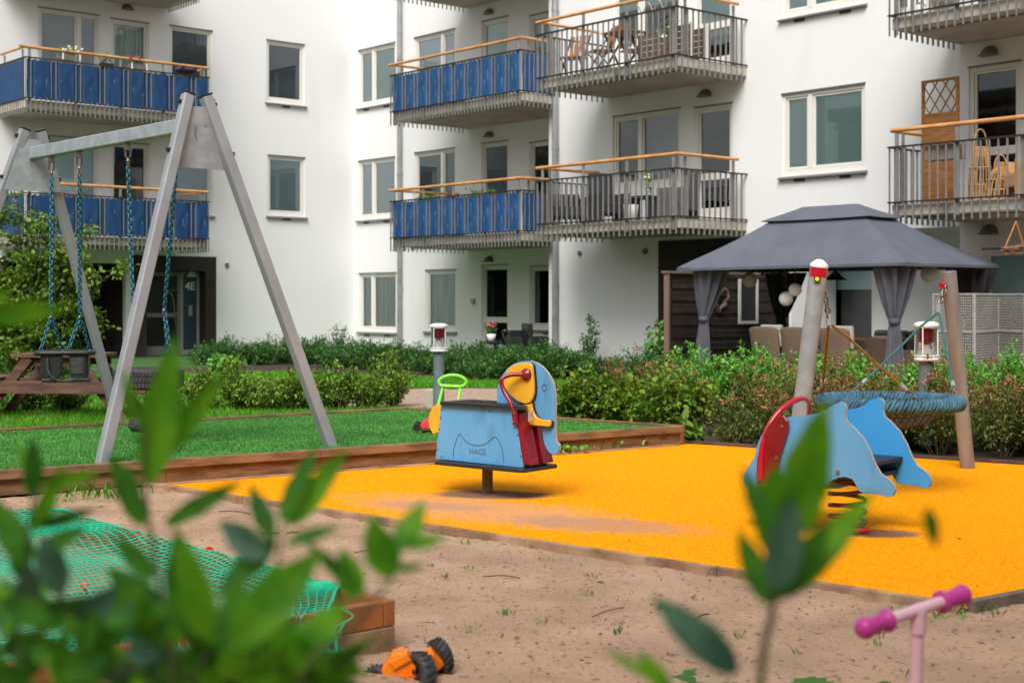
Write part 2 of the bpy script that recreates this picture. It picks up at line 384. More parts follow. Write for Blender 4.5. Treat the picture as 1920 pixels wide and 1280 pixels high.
def stemmesh(mb, stems, r0, n=4, off=(0,0,0)):
    for st in stems:
        pts = along(st, np.linspace(0, 1, 5))+np.array(off); mb.tube([tuple(p) for p in pts], [r0*(1-.75*i/4) for i in range(5)], n)
def leafobj(name, V, m, parent=None): return fastmesh(name, V.reshape(-1, 3), V.shape[1], m, parent)
def fm(name, c, c2=None, isl=.4, tr=.25, rough=.5):
    return mat(name, c, rough, c2=c2, scale=3, island=isl, trans=tr, spec=.35) if c2 is not None else mat(name, c, rough, island=isl, trans=tr, spec=.35)
m_lf_tree = fm('leaf_maple', lin(84,122,38), lin(118,148,50), .4)
m_lf_bush = fm('leaf_bush', lin(96,134,42), lin(134,162,60), .5)
m_lf_dark = fm('leaf_dark', lin(52,100,42), lin(82,128,58), .5)
m_lf_green = fm('leaf_green', lin(88,154,54), lin(128,186,78), .45)
m_lf_fresh = fm('leaf_fresh', lin(84,130,36), lin(128,150,44), .5)
m_lf_spir = fm('leaf_spiraea', lin(80,108,44), lin(112,118,58), .5)
m_seed = fm('seed_heads', lin(172,128,84), lin(140,98,64), .35, .1, .8)
m_stem = mat('stem_brown', lin(84,66,48), .8, c2=lin(64,50,38), scale=9)
m_bark = mat('bark', lin(96,80,64), .9, c2=lin(64,52,42), scale=10, stretch=(1,1,.3), bump=.6)

def shrub(name, label, cat, p, H, Rr, nst, per, size, m, group=None, wr=.55, r=.06, t0=.2, sm=None):
    t = thing(name, label, cat, (p[0], p[1], -.01), rng.uniform(0, 6), group)
    st = stemset(nst, H, Rr); mb = MB(); stemmesh(mb, st, .008); mb.build('stem', sm or m_stem, t)
    leafobj('foliage', foliage(st, per, size, wr, r, t0), m, t); return t
# row of small leafy bushes beyond the turf
row = [(445,768,.55,.34,'broad light green bush left of the mowing-line row behind the turf'),(545,770,.46,.36,'low spreading bush just left of the swing leg behind the turf'),(632,768,.5,.34,'low bush just right of the swing leg behind the turf'),(733,762,.62,.30,'taller loose bush at the path end of the row behind the turf'),(385,770,.5,.3,'bush beside the tyre swing at the left end of the row'),(492,770,.36,.3,'small bush filling the gap between the two leftmost row bushes'),(590,769,.40,.32,'bush directly behind the right leg of the swing in the row'),(685,767,.48,.3,'bush between the swing leg and the path end of the row'),(300,772,.34,.3,'small low bush seen under the tyre swing'),(130,772,.34,.28,'small low bush seen beneath the picnic table'),(55,772,.4,.35,'low bush beyond the left end of the picnic table')]
row[0] = (445,768,.55,.34,'broad light green bush second from the tyre swing in the row')
for x, y, H, Rr, lb in row:
    p = gp(x, y); shrub('bush', lb, 'bush', p, H*1.12, Rr, 30, 58, .040, m_lf_bush, 'small bushes in a row behind the turf', .55, .055, .15)
# dark low shrubs along the foot of the building : one massed planting
def massed(name, label, cat, pts, H, Rr, nst, per, size, m, wr=.5, r=.07, seeds=False, t0=.2):
    t = thing(name, label, cat); VV = []; SS = []; mb = MB()
    for (x, y, hk) in pts:
        st = stemset(nst, H*hk, Rr); st = [s+np.array([x, y, 0]) for s in st]; stemmesh(mb, st[:max(4, nst//3)], .007, 3)
        VV.append(foliage(st, per, size, wr, r, t0))
        if seeds:
            for s in st:
                if rng.uniform() < .7 and s[2][2] > H*.55:
                    e = s[2]; k = 26; rr = .05*rng.uniform(.6, 1.3); q = np.c_[rng.normal(0, rr*.6, k), rng.normal(0, rr*.6, k), rng.normal(0, .012, k)]+e+np.array([0,0,.015])
                    SS.append(cloud_leaves(q, np.tile([0,0,.4], (k,1)), .018, .8, .8, .3))
    mb.build('stems', m_stem, t)['kind'] = 'stuff'
    leafobj('foliage', np.concatenate(VV), m, t)['kind'] = 'stuff'
    if SS: leafobj('seed_heads', np.concatenate(SS), m_seed, t)['kind'] = 'stuff'
    t['kind'] = 'stuff'; return t
def band(a, b, wdt, n, jit=.25):
    out = []; a = Vector(a); b = Vector(b); d = b-a; nn = Vector((-d.y, d.x)).normalized()
    for i in range(n):
        p = a+d*rng.uniform(0, 1)+nn*rng.uniform(-wdt, wdt)/2; out.append((p.x, p.y, rng.uniform(.6, 1.3)))
    return out
massed('dark_shrub_border', 'dark green low shrubs massed along the foot of the white wall', 'shrubs', band((-6.9,30.0),(-3.2,30.5), 1.6, 26)+band((-3.6,29.5),(0.2,25.6), 2.4, 40)+band((-.3,24.2),(2.3,22.6), 2.0, 28), .47, .5, 20, 62, .055, m_lf_dark, .36, .08)
massed('green_hedge', 'fresh green hedge in front of the gazebo, behind the brown seed heads', 'hedge', band((1.2,17.4),(3.0,16.2), 1.3, 14)+band((2.6,16.4),(7.2,14.0), 1.6, 52), .60, .42, 26, 74, .044, m_lf_green, .6, .06)
massed('spiraea_hedge', 'brown flowered hedge with flat seed heads along the edge of the orange surface', 'hedge', band((1.0,15.9),(2.2,14.9),1.3,12)+band((2.1,13.7),(5.6,11.7), 1.5, 52), .60, .34, 30, 46, .036, m_lf_spir, .45, .06, True)
massed('yellow_green_shrubs', 'yellow green leafy shrubs at the corner of the raised turf border', 'shrubs', band((.6,15.0),(1.75,14.0), .7, 12), .52, .32, 20, 50, .052, m_lf_fresh, .7, .07)
p = gp(1213, 834); shrub('weed', 'broad leaved weed at the foot of the hedge beside the timber corner', 'weed', gp(1290,834), .22, .14, 12, 9, .11, m_lf_fresh, None, .5, .04)
# creeping weeds at the timber foot and on the sand
WV = []
for (x, y, n, s) in [(1035,850,14,.2),(1075,845,14,.2),(1110,842,18,.18),(1165,838,16,.14),(1200,836,12,.12),(1010,852,10,.12)]:
    c = gp(x, y, .02); q = np.c_[rng.normal(0, s*.6, n*5), rng.normal(0, .05, n*5), rng.uniform(0, .07, n*5)]+np.array(c)
    WV.append(cloud_leaves(q, np.tile([0,0,.3],(n*5,1)), .05, .7, .8, .4))
o = leafobj('creeping_weeds', np.concatenate(WV), m_lf_green); struct(o, 'stuff'); tag(o, 'small weeds creeping along the foot of the timber border', 'weeds')
GV = []
tufts = [(195,935,60,.13,.09),(150,925,40,.1,.08),(235,928,30,.06,.06),(120,942,16,.04,.03)]+[(rng.uniform(620,1900), rng.uniform(1020,1275), int(rng.integers(4,12)), .012, .03) for _ in range(26)]+[(1790+rng.normal(0,40),1155+rng.normal(0,12),14,.05,.045) for _ in range(8)]+[(370,965,14,.02,.03),(1105,1085,12,.02,.03),(880,1180,14,.03,.02)]
for (x, y, n, s, h) in tufts:
    c = gp(x, y, .0)
    if under(c.x, c.y): continue
    a = rng.uniform(0, 6.28, n); D = np.c_[np.cos(a)*.5, np.sin(a)*.5, np.full(n, .9)]; q = np.c_[rng.normal(0, s, n), rng.normal(0, s, n), np.full(n, .002)]+np.array([c.x, c.y, 0])
    hh = h*rng.uniform(.5, 1.3, n); GV.append(leafquads(q, D, np.tile([0.1,0.2,1.],(n,1)), hh, hh*.1+.002))
o = leafobj('grass_tufts', np.concatenate(GV), m_blade); struct(o, 'stuff'); tag(o, 'sparse grass tufts growing through the playground sand', 'grass')
# crumbs, bark chips and twigs
mb = MB()
for _ in range(420):
    x, y = rng.uniform(500, 1920), rng.uniform(900, 1275); c = gp(x, y, .0); z = .024 if under(c.x, c.y) or side(RUB[7], RUB[0], c.x, c.y) < 0 and y < 1090 else .012
    if z > .02 and rng.uniform() < .72: continue
    s = .0027*rng.uniform(.5, 2.2)*(1.4 if rng.uniform() < .05 else 1); a = rng.uniform(0, 3)
    mb.box(-s, -s*.6, 0, s, s*.6, s*.6, Matrix.Translation((c.x, c.y, z)) @ Matrix.Rotation(a, 4, 'Z'))
for (x0, y0, x1, y1) in [(905,1080,975,1083),(1110,1155,1170,1138),(665,1035,720,1030),(410,958,470,962),(1300,1160,1330,1150)]:
    a, b = gp(x0, y0, .014), gp(x1, y1, .014); mb.tube(spline([a, (a+b)/2+Vector((.01,.02,.004)), b], 4), .0028, 5)
o = mb.build('debris', mat('debris_dark', lin(84,66,56), .9, island=.6)); struct(o, 'stuff'); tag(o, 'scattered bark crumbs, chips and thin twigs on sand and rubber', 'debris')

# ------------------------------------------------------------------ timber edging
def board(mb, a, b, z0, z1, th, inset=0): mb.beam((a[0], a[1], (z0+z1)/2), (b[0], b[1], (z0+z1)/2), th, z1-z0)
def segs(mb, a, b, z0, z1, th, n, gap=.003, off=0):
    a, b = Vector(a), Vector(b); d = b-a; nn = Vector((d.y, -d.x)).normalized()*off
    for i in range(n):
        p = a+d*(i/n)+nn; q = a+d*((i+1)/n)-d.normalized()*gap+nn; board(mb, p, q, z0, z1, th)
t = thing('timber_border', 'long brown timber border holding up the turf beside the orange surface', 'border')
mb = MB(); segs(mb, (-4.4,8.64), (1.50,12.72), .130, .192, .085, 4); mb.build('top_board', m_timber, t, .006)
mb = MB(); segs(mb, (-4.4,8.64), (1.50,12.72), .022, .126, .045, 3, off=-.012); mb.build('lower_board', m_timber, t, .005)
mb = MB(); segs(mb, (-2.5,9.93), (1.45,12.67), -.02, .035, .03, 3, off=.052); mb.build('foot_board', m_timbert, t, .004)
t = thing('timber_edging', 'thin timber edging along the far left side of the turf', 'border')
mb = MB(); segs(mb, (-7.6,10.0), (-1.09,14.87), .10, .195, .05, 4); mb.build('board', m_timber, t, .005)
t = thing('timber_edging', 'thin timber edging of the turf from the path corner to the hedge', 'border')
mb = MB(); segs(mb, (-1.06,14.87), (1.53,12.70), .03, .195, .05, 3); mb.build('board', m_timber, t, .005)
t = thing('ground_edging', 'narrow worn timber edging between sand and orange surface', 'edging')
mb = MB(); segs(mb, (-2.62,9.97), (1.88,5.92), -.05, .045, .04, 5); mb.build('board', m_timbert, t, .004)
t = thing('ground_edging', 'grey weathered timber edging at the right front corner of the orange surface', 'edging')
mb = MB(); segs(mb, (1.91,5.93), (5.3,8.35), -.05, .055, .045, 4); mb.build('board', mat('timber_grey', lin(128,116,100), .85, c2=lin(98,88,76), scale=6, bump=.4, bscale=25), t, .004)
t = thing('ground_edging', 'dark thin edging between orange surface and the hedge', 'edging')
mb = MB(); segs(mb, (1.56,12.84), (4.1,11.09), -.02, .05, .03, 2); segs(mb, (4.1,11.09), (7.5,8.95), -.02, .05, .03, 2); mb.build('board', mat('timber_dark', lin(96,74,60), .85, c2=lin(72,54,44), scale=6, bump=.4, bscale=25), t, .004)
# ------------------------------------------------------------------ the apartment building
OB = Vector((-4.25, 37.2, 0)); ROT = R(-49.1)
BM = mw(OB, ROT)                                    # x along the long facade towards the right, y into the building
def Wp(u, w_, z): return BM @ Vector((u, w_, z))
bld = thing('apartment_building', 'white rendered apartment building with balconies filling the background', 'building', OB, ROT)
ML = Matrix.Translation((-.32, 0, 0)) @ Matrix.Rotation(R(90), 4, 'Z')      # left wing wall frame: x towards the corner, y into the wall
MM = Matrix.Translation((0, .35, 0)); MR = Matrix.Translation((0, -.85, 0))
FR = {'L': ML, 'M': MM, 'R': MR}
def bh(k, x, y): return hit(BM @ FR[k], x, y)
HM, HR = 2.88, 2.82

class Wall:
    def __init__(s, k, x0, x1, z0, z1): s.k, s.x0, s.x1, s.z0, s.z1 = k, x0, x1, z0, z1; s.h = []
    def hole(s, x0, x1, z0, z1): s.h.append((x0, x1, z0, z1))
    def build(s, th=.16):
        mb = MB(); xs = sorted({s.x0, s.x1}|{v for h in s.h for v in h[:2] if s.x0 < v < s.x1}); zs = sorted({s.z0, s.z1}|{v for h in s.h for v in h[2:] if s.z0 < v < s.z1})
        for i in range(len(xs)-1):
            for j in range(len(zs)-1):
                cx, cz = (xs[i]+xs[i+1])/2, (zs[j]+zs[j+1])/2
                if any(h[0] < cx < h[1] and h[2] < cz < h[3] for h in s.h): continue
                mb.add([(xs[i],0,zs[j]),(xs[i+1],0,zs[j]),(xs[i+1],0,zs[j+1]),(xs[i],0,zs[j+1])], [(0,1,2,3)])
        for x0, x1, z0, z1 in s.h:                  # reveals
            a = [(x0,0,z0),(x1,0,z0),(x1,0,z1),(x0,0,z1)]; b = [(x,th,z) for x, _, z in a]
            mb.add(a+b, [(0,4,5,1),(1,5,6,2),(2,6,7,3),(3,7,4,0)])
        mb2 = MB(); mb2.v = [tuple(FR[s.k] @ Vector(v)) for v in mb.v]; mb2.f = mb.f; mb2.s = mb.s
        return mb2.build('wall', m_wall, bld)
WL = Wall('L', -22, .45, -.5, 13); WM = Wall('M', -.5, 12, -.5, 13)
u_e = bh('R', 1029, 300)[0]
WR = Wall('R', u_e, 27, -.5, 13)
MN = Matrix.Translation((0, .45, 0)); FR['N'] = MN   # back wall of a recess added to darken the wall behind the gazebo
nx0, nx1 = bh('R', 1484, 560)[0], bh('R', 1800, 560)[0]; NZ = 2.50
WN = Wall('N', nx0-.001, nx1+.001, -.5, NZ+.1)
WALLS = {'L': WL, 'M': WM, 'R': WR, 'N': WN}

def window(k, x0, x1, z0, z1, splits=(), fill='dark', sill=True, fw=.055, door=False, name='window', drop=1.0, curt=False, ajar=False):
    M = FR[k]; WALLS[k].hole(x0, x1, z0, z1); d0, d1 = .035, .10
    f = MB(); f.box(x0, d0, z0, x0+fw, d1, z1, M); f.box(x1-fw, d0, z0, x1, d1, z1, M)
    f.box(x0+fw, d0, z1-fw, x1-fw, d1, z1, M); f.box(x0+fw, d0, z0, x1-fw, d1, z0+fw*(1.6 if not door else 2.2), M)
    zb = z0+fw*(1.6 if not door else 2.2); edges = [x0+fw]+[x0+(x1-x0)*t for t in splits]+[x1-fw]
    for t in splits:
        xm = x0+(x1-x0)*t; f.box(xm-fw*.7, d0-.006, zb, xm+fw*.7, d1, z1-fw, M)
    if door: f.box(x0+fw, d0+.004, z0+(z1-z0)*.34, x1-fw, d1, z0+(z1-z0)*.34+.13, M)
    # casement leaves : an inner frame 2 cm further in
    for i in range(len(edges)-1):
        a = edges[i]+(fw*.7 if i else 0)+.008; b = edges[i+1]-(fw*.7 if i < len(edges)-2 else 0)-.008; c, e = zb+.006, z1-fw-.006; g = .035
        f.box(a, d0+.02, c, a+g, d1-.01, e, M); f.box(b-g, d0+.02, c, b, d1-.01, e, M); f.box(a+g, d0+.02, e-g, b-g, d1-.01, e, M); f.box(a+g, d0+.02, c, b-g, d1-.01, c+g, M)
    fr = f.build(name, m_frame, bld)
    p = MB(); p.add([(x0+fw,.085,z0+fw),(x1-fw,.085,z0+fw),(x1-fw,.085,z1-fw),(x0+fw,.085,z1-fw)], [(0,1,2,3)], False, M); p.build('pane', m_pane, fr)
    b = MB()
    if fill == 'dark' or curt:
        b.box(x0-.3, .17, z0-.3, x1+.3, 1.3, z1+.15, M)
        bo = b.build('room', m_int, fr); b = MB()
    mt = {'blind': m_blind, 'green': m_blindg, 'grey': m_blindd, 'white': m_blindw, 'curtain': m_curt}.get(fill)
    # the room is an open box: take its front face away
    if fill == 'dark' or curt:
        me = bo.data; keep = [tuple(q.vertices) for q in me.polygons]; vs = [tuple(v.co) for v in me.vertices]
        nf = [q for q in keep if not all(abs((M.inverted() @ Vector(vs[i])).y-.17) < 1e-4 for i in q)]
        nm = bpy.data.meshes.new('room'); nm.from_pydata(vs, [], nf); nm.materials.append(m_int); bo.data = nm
    if mt is not None:
        zl = z1-.02-(z1-z0-.04)*drop
        if fill == 'curtain':
            rows = [[(x0+(x1-x0)*i/60, .15+.018*math.sin(i*1.05+.6*math.sin(i*.37))+.006*math.sin(i*2.7), z) for i in range(61)] for z in (zl, z1)]
            b.grid(rows, True, M); b.build('curtain', mt, fr)
        else:
            b.add([(x0,.104,zl),(x1,.104,zl),(x1,.104,z1),(x0,.104,z1)], [(0,1,2,3)], False, M); b.build('blind', mt, fr)
            if drop < 1: pass
    if sill:
        s = MB(); s.add([(x0-.05,-.075,z0-.05),(x1+.05,-.075,z0-.05),(x1+.05,.04,z0-.005),(x0-.05,.04,z0-.005),(x0-.05,-.075,z0-.075),(x1+.05,-.075,z0-.075),(x1+.05,.04,z0-.075),(x0-.05,.04,z0-.075)],
              [(0,1,2,3),(4,7,6,5),(0,4,5,1),(1,5,6,2),(3,7,4,0)], False, M); s.build('sill', m_sill, fr)
        n = 2 if (x1-x0) > 1.3 else 1
        for i in range(n):
            v = MB(); xm = x0+(x1-x0)*(i+.5+(.0 if n == 1 else (-.05 if i == 0 else .05)))/n; v.box(xm-.11, -.03, z0-.12, xm+.11, -.002, z0-.077, M); v.build('vent', m_seal, fr)
    t = MB(); t.box(x0-.015, -.012, z1-.002, x1+.015, .03, z1+.022, M); t.build('drip_strip', m_sill, fr)
    return fr
def pw(k, x0, x1, yt, yb, **kw):                    # window from photo pixels: left, right, top and bottom at its left side
    a, zt_ = bh(k, x0, yt); b = bh(k, x1, yt)[0]; zb_ = bh(k, x0, yb)[1]
    return (a, b, zb_, zt_)

# left wing
a = pw('L', 500, 571, 75, 190); window('L', *a, fill='grey', curt=False)
a = pw('L', 502, 572, 291, 403); window('L', *a, fill='blind', drop=.97, curt=True)
a = pw('L', 318, 398, 48, 175); h = a[3]-a[2]; window('L', *a, fill='grey', drop=.9, curt=True)
window('L', a[0], a[1], a[2]-HM, a[3]-HM, fill='white')
a = pw('L', 72, 186, 14, 130); a = (a[0], a[1], a[3]-1.75, a[3]); window('L', *a, splits=(.66,), fill='grey', curt=True, sill=False); window('L', a[0], a[1], a[2]-HM, a[3]-HM, splits=(.66,), fill='blind', sill=False)
a = pw('L', 208, 279, 35, 150); fl3 = 5.66; window('L', a[0], a[1], fl3+.04, a[3], fill='curtain', curt=True, sill=False, door=True, name='balcony_door'); window('L', a[0], a[1], fl3+.04-HM, a[3]-HM, fill='dark', sill=False, door=True, name='balcony_door')
# middle
a = pw('M', 672, 741, 96, 202); window('M', *a, splits=(.38,), fill='green', drop=1, curt=True)
a = pw('M', 672, 741, 303, 412); window('M', *a, splits=(.38,), fill='white')
a = pw('M', 673, 743, 513, 620); window('M', *a, splits=(.34,), fill='curtain')
a = pw('M', 777, 854, 72, 176); window('M', *a, splits=(.66,), fill='white'); window('M', a[0], a[1], a[2]-HM, a[3]-HM, splits=(.66,), fill='grey', curt=True)
a = pw('M', 798, 855, 507, 619); window('M', *a, fill='curtain')
a = pw('M', 903, 953, 42, 150); window('M', a[0], a[1], fl3+.04, a[3], fill='green', sill=False, door=True, drop=.97, name='balcony_door'); window('M', a[0], a[1], fl3+.04-HM, a[3]-HM, fill='grey', sill=False, door=True, name='balcony_door')
window('M', a[0], a[1], .12, a[3]-2*HM, fill='dark', sill=False, door=True, name='patio_door')
a = pw('M', 993, 1060, 31, 160); b_ = pw('M', 993, 1060, 500, 616)
window('M', a[0], a[1], a[3]-1.6, a[3], fill='curtain', curt=True, sill=False); window('M', a[0], a[1], a[3]-1.6-HM, a[3]-HM, fill='dark', sill=False); window('M', a[0], a[1], b_[2], b_[3], fill='dark', sill=True)
# right
a = pw('R', 1466, 1622, 178, 330); window('R', *a, splits=(.34,), fill='green', drop=.97, curt=True, fw=.065); window('R', a[0], a[1], a[2]+HR, a[3]+HR, splits=(.34,), fill='blind', drop=.9, curt=True, fw=.065)
a = pw('R', 1149, 1276, 220, 356); window('R', *a, splits=(.40,), fill='dark', sill=False, fw=.06); window('R', a[0], a[1], a[2]+HR, a[3]+HR, splits=(.40,), fill='green', drop=.5, curt=True, sill=False, fw=.06)
a = pw('R', 1302, 1373, 203, 350); window('R', a[0], a[1], 2.87, a[3], fill='dark', sill=False, door=True, fw=.065, name='balcony_door'); window('R', a[0], a[1], 2.87+HR, a[3]+HR, fill='green', drop=.8, curt=True, sill=False, door=True, fw=.065, name='balcony_door')
a = pw('R', 1816, 1914, 128, 300); window('R', a[0], a[1], 2.87, a[3], fill='dark', sill=False, door=True, fw=.07, name='balcony_door'); window('R', a[0], a[1], 2.87+HR, a[3]+HR, fill='grey', curt=True, sill=False, door=True, fw=.07, name='balcony_door')
a = pw('N', 1545, 1640, 492, 640); window('N', a[0], a[1], .25, a[3], fill='green', drop=.28, curt=True, sill=False, fw=.06)
a = pw('R', 1842, 1912, 468, 640); window('R', a[0], a[1]+.8, .3, a[3], fill='green', drop=.42, curt=True, sill=False, fw=.06)

# ground floor openings of the left wing: dark passage and the entrance
def cut(k, x0, x1, z0, z1): WALLS[k].hole(x0, x1, z0, z1)
ex0, ez1 = bh('L', 250, 478); ex1, _ = bh('L', 405, 480)
cut('L', ex0, ex1, -.45, ez1)
M = ML
px0 = bh('L', -40, 500)[0]; px1 = bh('L', 236, 500)[0]; pz1 = bh('L', 236, 494)[1]
cut('L', px0, px1, -.45, pz1)
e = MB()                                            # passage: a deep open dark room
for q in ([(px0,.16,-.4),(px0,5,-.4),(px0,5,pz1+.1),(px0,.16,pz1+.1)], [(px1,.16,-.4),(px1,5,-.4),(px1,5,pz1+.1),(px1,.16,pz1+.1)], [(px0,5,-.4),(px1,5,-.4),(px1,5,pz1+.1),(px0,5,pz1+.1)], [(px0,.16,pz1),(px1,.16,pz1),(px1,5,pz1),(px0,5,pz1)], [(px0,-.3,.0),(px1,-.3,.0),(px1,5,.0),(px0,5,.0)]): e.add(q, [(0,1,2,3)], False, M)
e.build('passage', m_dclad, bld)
surr = MB(); sw = .30                               # entrance surround of dark boards
x0, x1 = ex0+.03, ex1
surr.box(x0, -.02, -.1, x0+sw, .5, ez1-.003, M); surr.box(x1-sw, -.02, -.1, x1-.003, .5, ez1-.003, M); surr.box(x0+sw, -.02, ez1-.36, x1-sw, .5, ez1-.003, M); surr.box(x0+sw, .45, -.1, x1-sw, .5, ez1-.36, M)
surr.build('entrance_surround', m_dclad, bld)
dr = MB(); d0, d1, dz = x0+sw, x1-sw-.50, ez1-.38; M_al = m_sill
for b_ in ((d0,d0+.09,0,dz),(d1-.09,d1,0,dz),(d0+.09,d1-.09,dz-.10,dz),(d0+.09,d1-.09,0,.22),(d0+.09,d1-.09,.92,1.02)): dr.box(b_[0], .30, b_[2], b_[1], .36, b_[3], M)
door = dr.build('entrance_door', mat('door_grey', lin(118,116,112), .5), bld)
g = MB(); g.add([(d0,.34,0),(d1,.34,0),(d1,.34,dz),(d0,.34,dz)], [(0,1,2,3)], False, M); g.build('pane', mat('door_glass', lin(34,36,36), .12), door)
g = MB(); g.tube(spline([(d1-.5,.29,1.55),(d1-.42,.18,1.56),(d1-.28,.18,1.4),(d1-.2,.2,.9),(d1-.12,.22,.35)], 6), .017, 6, M=M); g.tube(spline([(d1-.32,.29,1.57),(d1-.3,.18,1.57),(d1-.12,.19,1.55),(d1-.1,.29,1.5)], 6), .015, 6, M=M); g.build('handle', m_chrome, door)
sp = MB(); sx0, sx1 = d1+.02, x1-sw-.02
sp.box(sx0, .30, 0, sx1, .34, dz, M); spn = sp.build('house_number_panel', mat('panel_slate_blue', lin(46,62,76), .35), bld)
g = MB(); g.box(sx0-.02, .29, 0, sx0+.04, .35, dz, M); g.box(sx1-.05, .29, 0, sx1+.02, .35, dz, M); g.box(sx0+.04,.29,dz-.05,sx1-.05,.35,dz,M); g.box(sx0+.04,.29,0,sx1-.05,.35,.12,M); g.build('frame', mat('door_grey_light', lin(150,148,142), .5), spn)
cxp = (sx0+sx1)/2
g = MB(); g.prism([(cxp+.12*math.cos(i*math.pi/10), 1.90+.13*math.sin(i*math.pi/10)) for i in range(11)], .20, .295, M); g.build('lamp_dome', mat('lamp_grey', lin(190,196,204), .35, metal=.3), spn)
g = MB(); g.box(cxp-.05, .27, .95, cxp+.05, .297, 1.2, M); g.build('entry_keypad', m_pipe, spn)
cu = bpy.data.curves.new('txt', 'FONT'); cu.body = '4E'; cu.size = .27; cu.align_x = 'CENTER'; cu.extrude = .004; cu.offset = .004
to = bpy.data.objects.new('txt', cu); COL.objects.link(to); bpy.context.view_layer.update()
me = bpy.data.meshes.new_from_object(to.evaluated_get(bpy.context.evaluated_depsgraph_get())); bpy.data.objects.remove(to)
me.transform(M @ Matrix.Translation((cxp, .293, 1.58)) @ Matrix.Rotation(R(90), 4, 'X')); me.materials.clear(); me.materials.append(m_whitep)
no = bpy.data.objects.new('house_number', me); COL.objects.link(no); no.parent = spn

# dark board cladding round the ground floor patio of the right part
cx0, cz1 = bh('R', 1236, 452); cx1 = bh('R', 1480, 500)[0]
g = MB(); n = 30
for i in range(n):
    a = cx0+(cx1-cx0)*i/n; g.box(a+.004, -.035, -.1, a+(cx1-cx0)/n-.004, -.003, cz1, MR)
g.build('dark_cladding', m_dclad, bld)
for (k, x, y, r) in [('L',425,497,.055),('M',643,475,.04),('R',1088,475,.05),('R',1211,471,.06),('L',424,636,.05),('M',657,548,.02)]:
    a, b_ = bh(k, x, y); g = MB(); T = FR[k] @ Matrix.Translation((a, -.02, b_)) @ Matrix.Rotation(R(90), 4, 'X')
    g.lathe([(.001,.012),(r*.6,.012),(r*.62,.02),(r,.02),(r,-.025)], 14, T); g.build('wall_vent', m_sill, bld)
g = MB(); a, b_ = bh('M', 889, 565); g.box(a-.06, -.06, b_-.06, a+.04, -.002, b_+.06, MM); g.build('wall_socket', m_pipe, bld)
# half-round wall lamps
def wall_lamp(k, x, y, r=.13, dz_=0):
    a, b_ = bh(k, x, y); g = MB(); b_ += dz_
    rows = [[(a+r*math.cos(th), -.14*math.sin(ph)*math.sin(max(th,.0))**.5-.004, b_+r*math.sin(th)*math.cos(ph)) for th in [math.pi*i/12 for i in range(13)]] for ph in [math.pi/2*j/5 for j in range(6)]]
    g.grid(rows, True, FR[k]); g.box(a-r, -.14, b_-.025, a+r, -.003, b_-.003, FR[k]); g.build('wall_lamp', m_sill if r > 0 else m_black, bld)
for k, x, y, r, dz_ in [('L',238,18,.13,0),('M',919,26,.12,0),('M',919,256,.12,0),('M',919,489,.12,0),('R',1324,180,.13,0),('R',1857,103,.14,0),('R',1857,437,.14,0)]: wall_lamp(k, x, y, r, dz_)

# return walls, plinth, roof slab, downpipes
g = MB(); g.box(u_e, -.848, -.5, u_e+.02, .348, 13); g.build('return_wall', m_wall, bld)
g = MB(); g.box(-.3, -.02, -.45, u_e, .0, .06, MM); g.box(u_e-.02, -.02, -.45, 27, -.0, .10, MR); g.box(ex1+.003, -.02, -.45, .3, 0, .06, ML); g.build('plinth', m_plinth, bld)
g = MB(); g.box(-12, -22, 13, 27, .5, 13.2); g.v = [(x, y, z) for x, y, z in g.v]
g = MB(); g.box(-12, -22, 13.0, .0, 12, 13.25); g.box(0.003, .2, 13.0, 27, 12, 13.25); g.build('roof', m_plinth, bld)
g = MB(); g.box(-12, -22, -.4, -11.9, 12, 13.0); g.box(-11.9, 11.9, -.4, 27, 12, 13.0); g.box(-11.9,-22,-.4,.0,-21.9,13.0); g.box(26.9,-.8,-.4,27,11.9,13.0); g.build('rear_wall', m_wall, bld)
for k, x, y0 in (('M', 755, 300), ('R', 1047, 300)):
    a = bh(k, x, y0)[0]; g = MB(); g.cyl((a,-.10,.1), (a,-.10,12.9), .062, 14, FR[k])
    for z in (1.6, 3.05, 4.5, 7.4, 9.2): g.cyl((a,-.10,z-.03), (a,-.10,z+.03), .07, 14, FR[k]); g.box(a-.02,-.1,z-.02,a+.02,-.003,z+.02,FR[k])
    g.build('downpipe', m_pipe, bld)

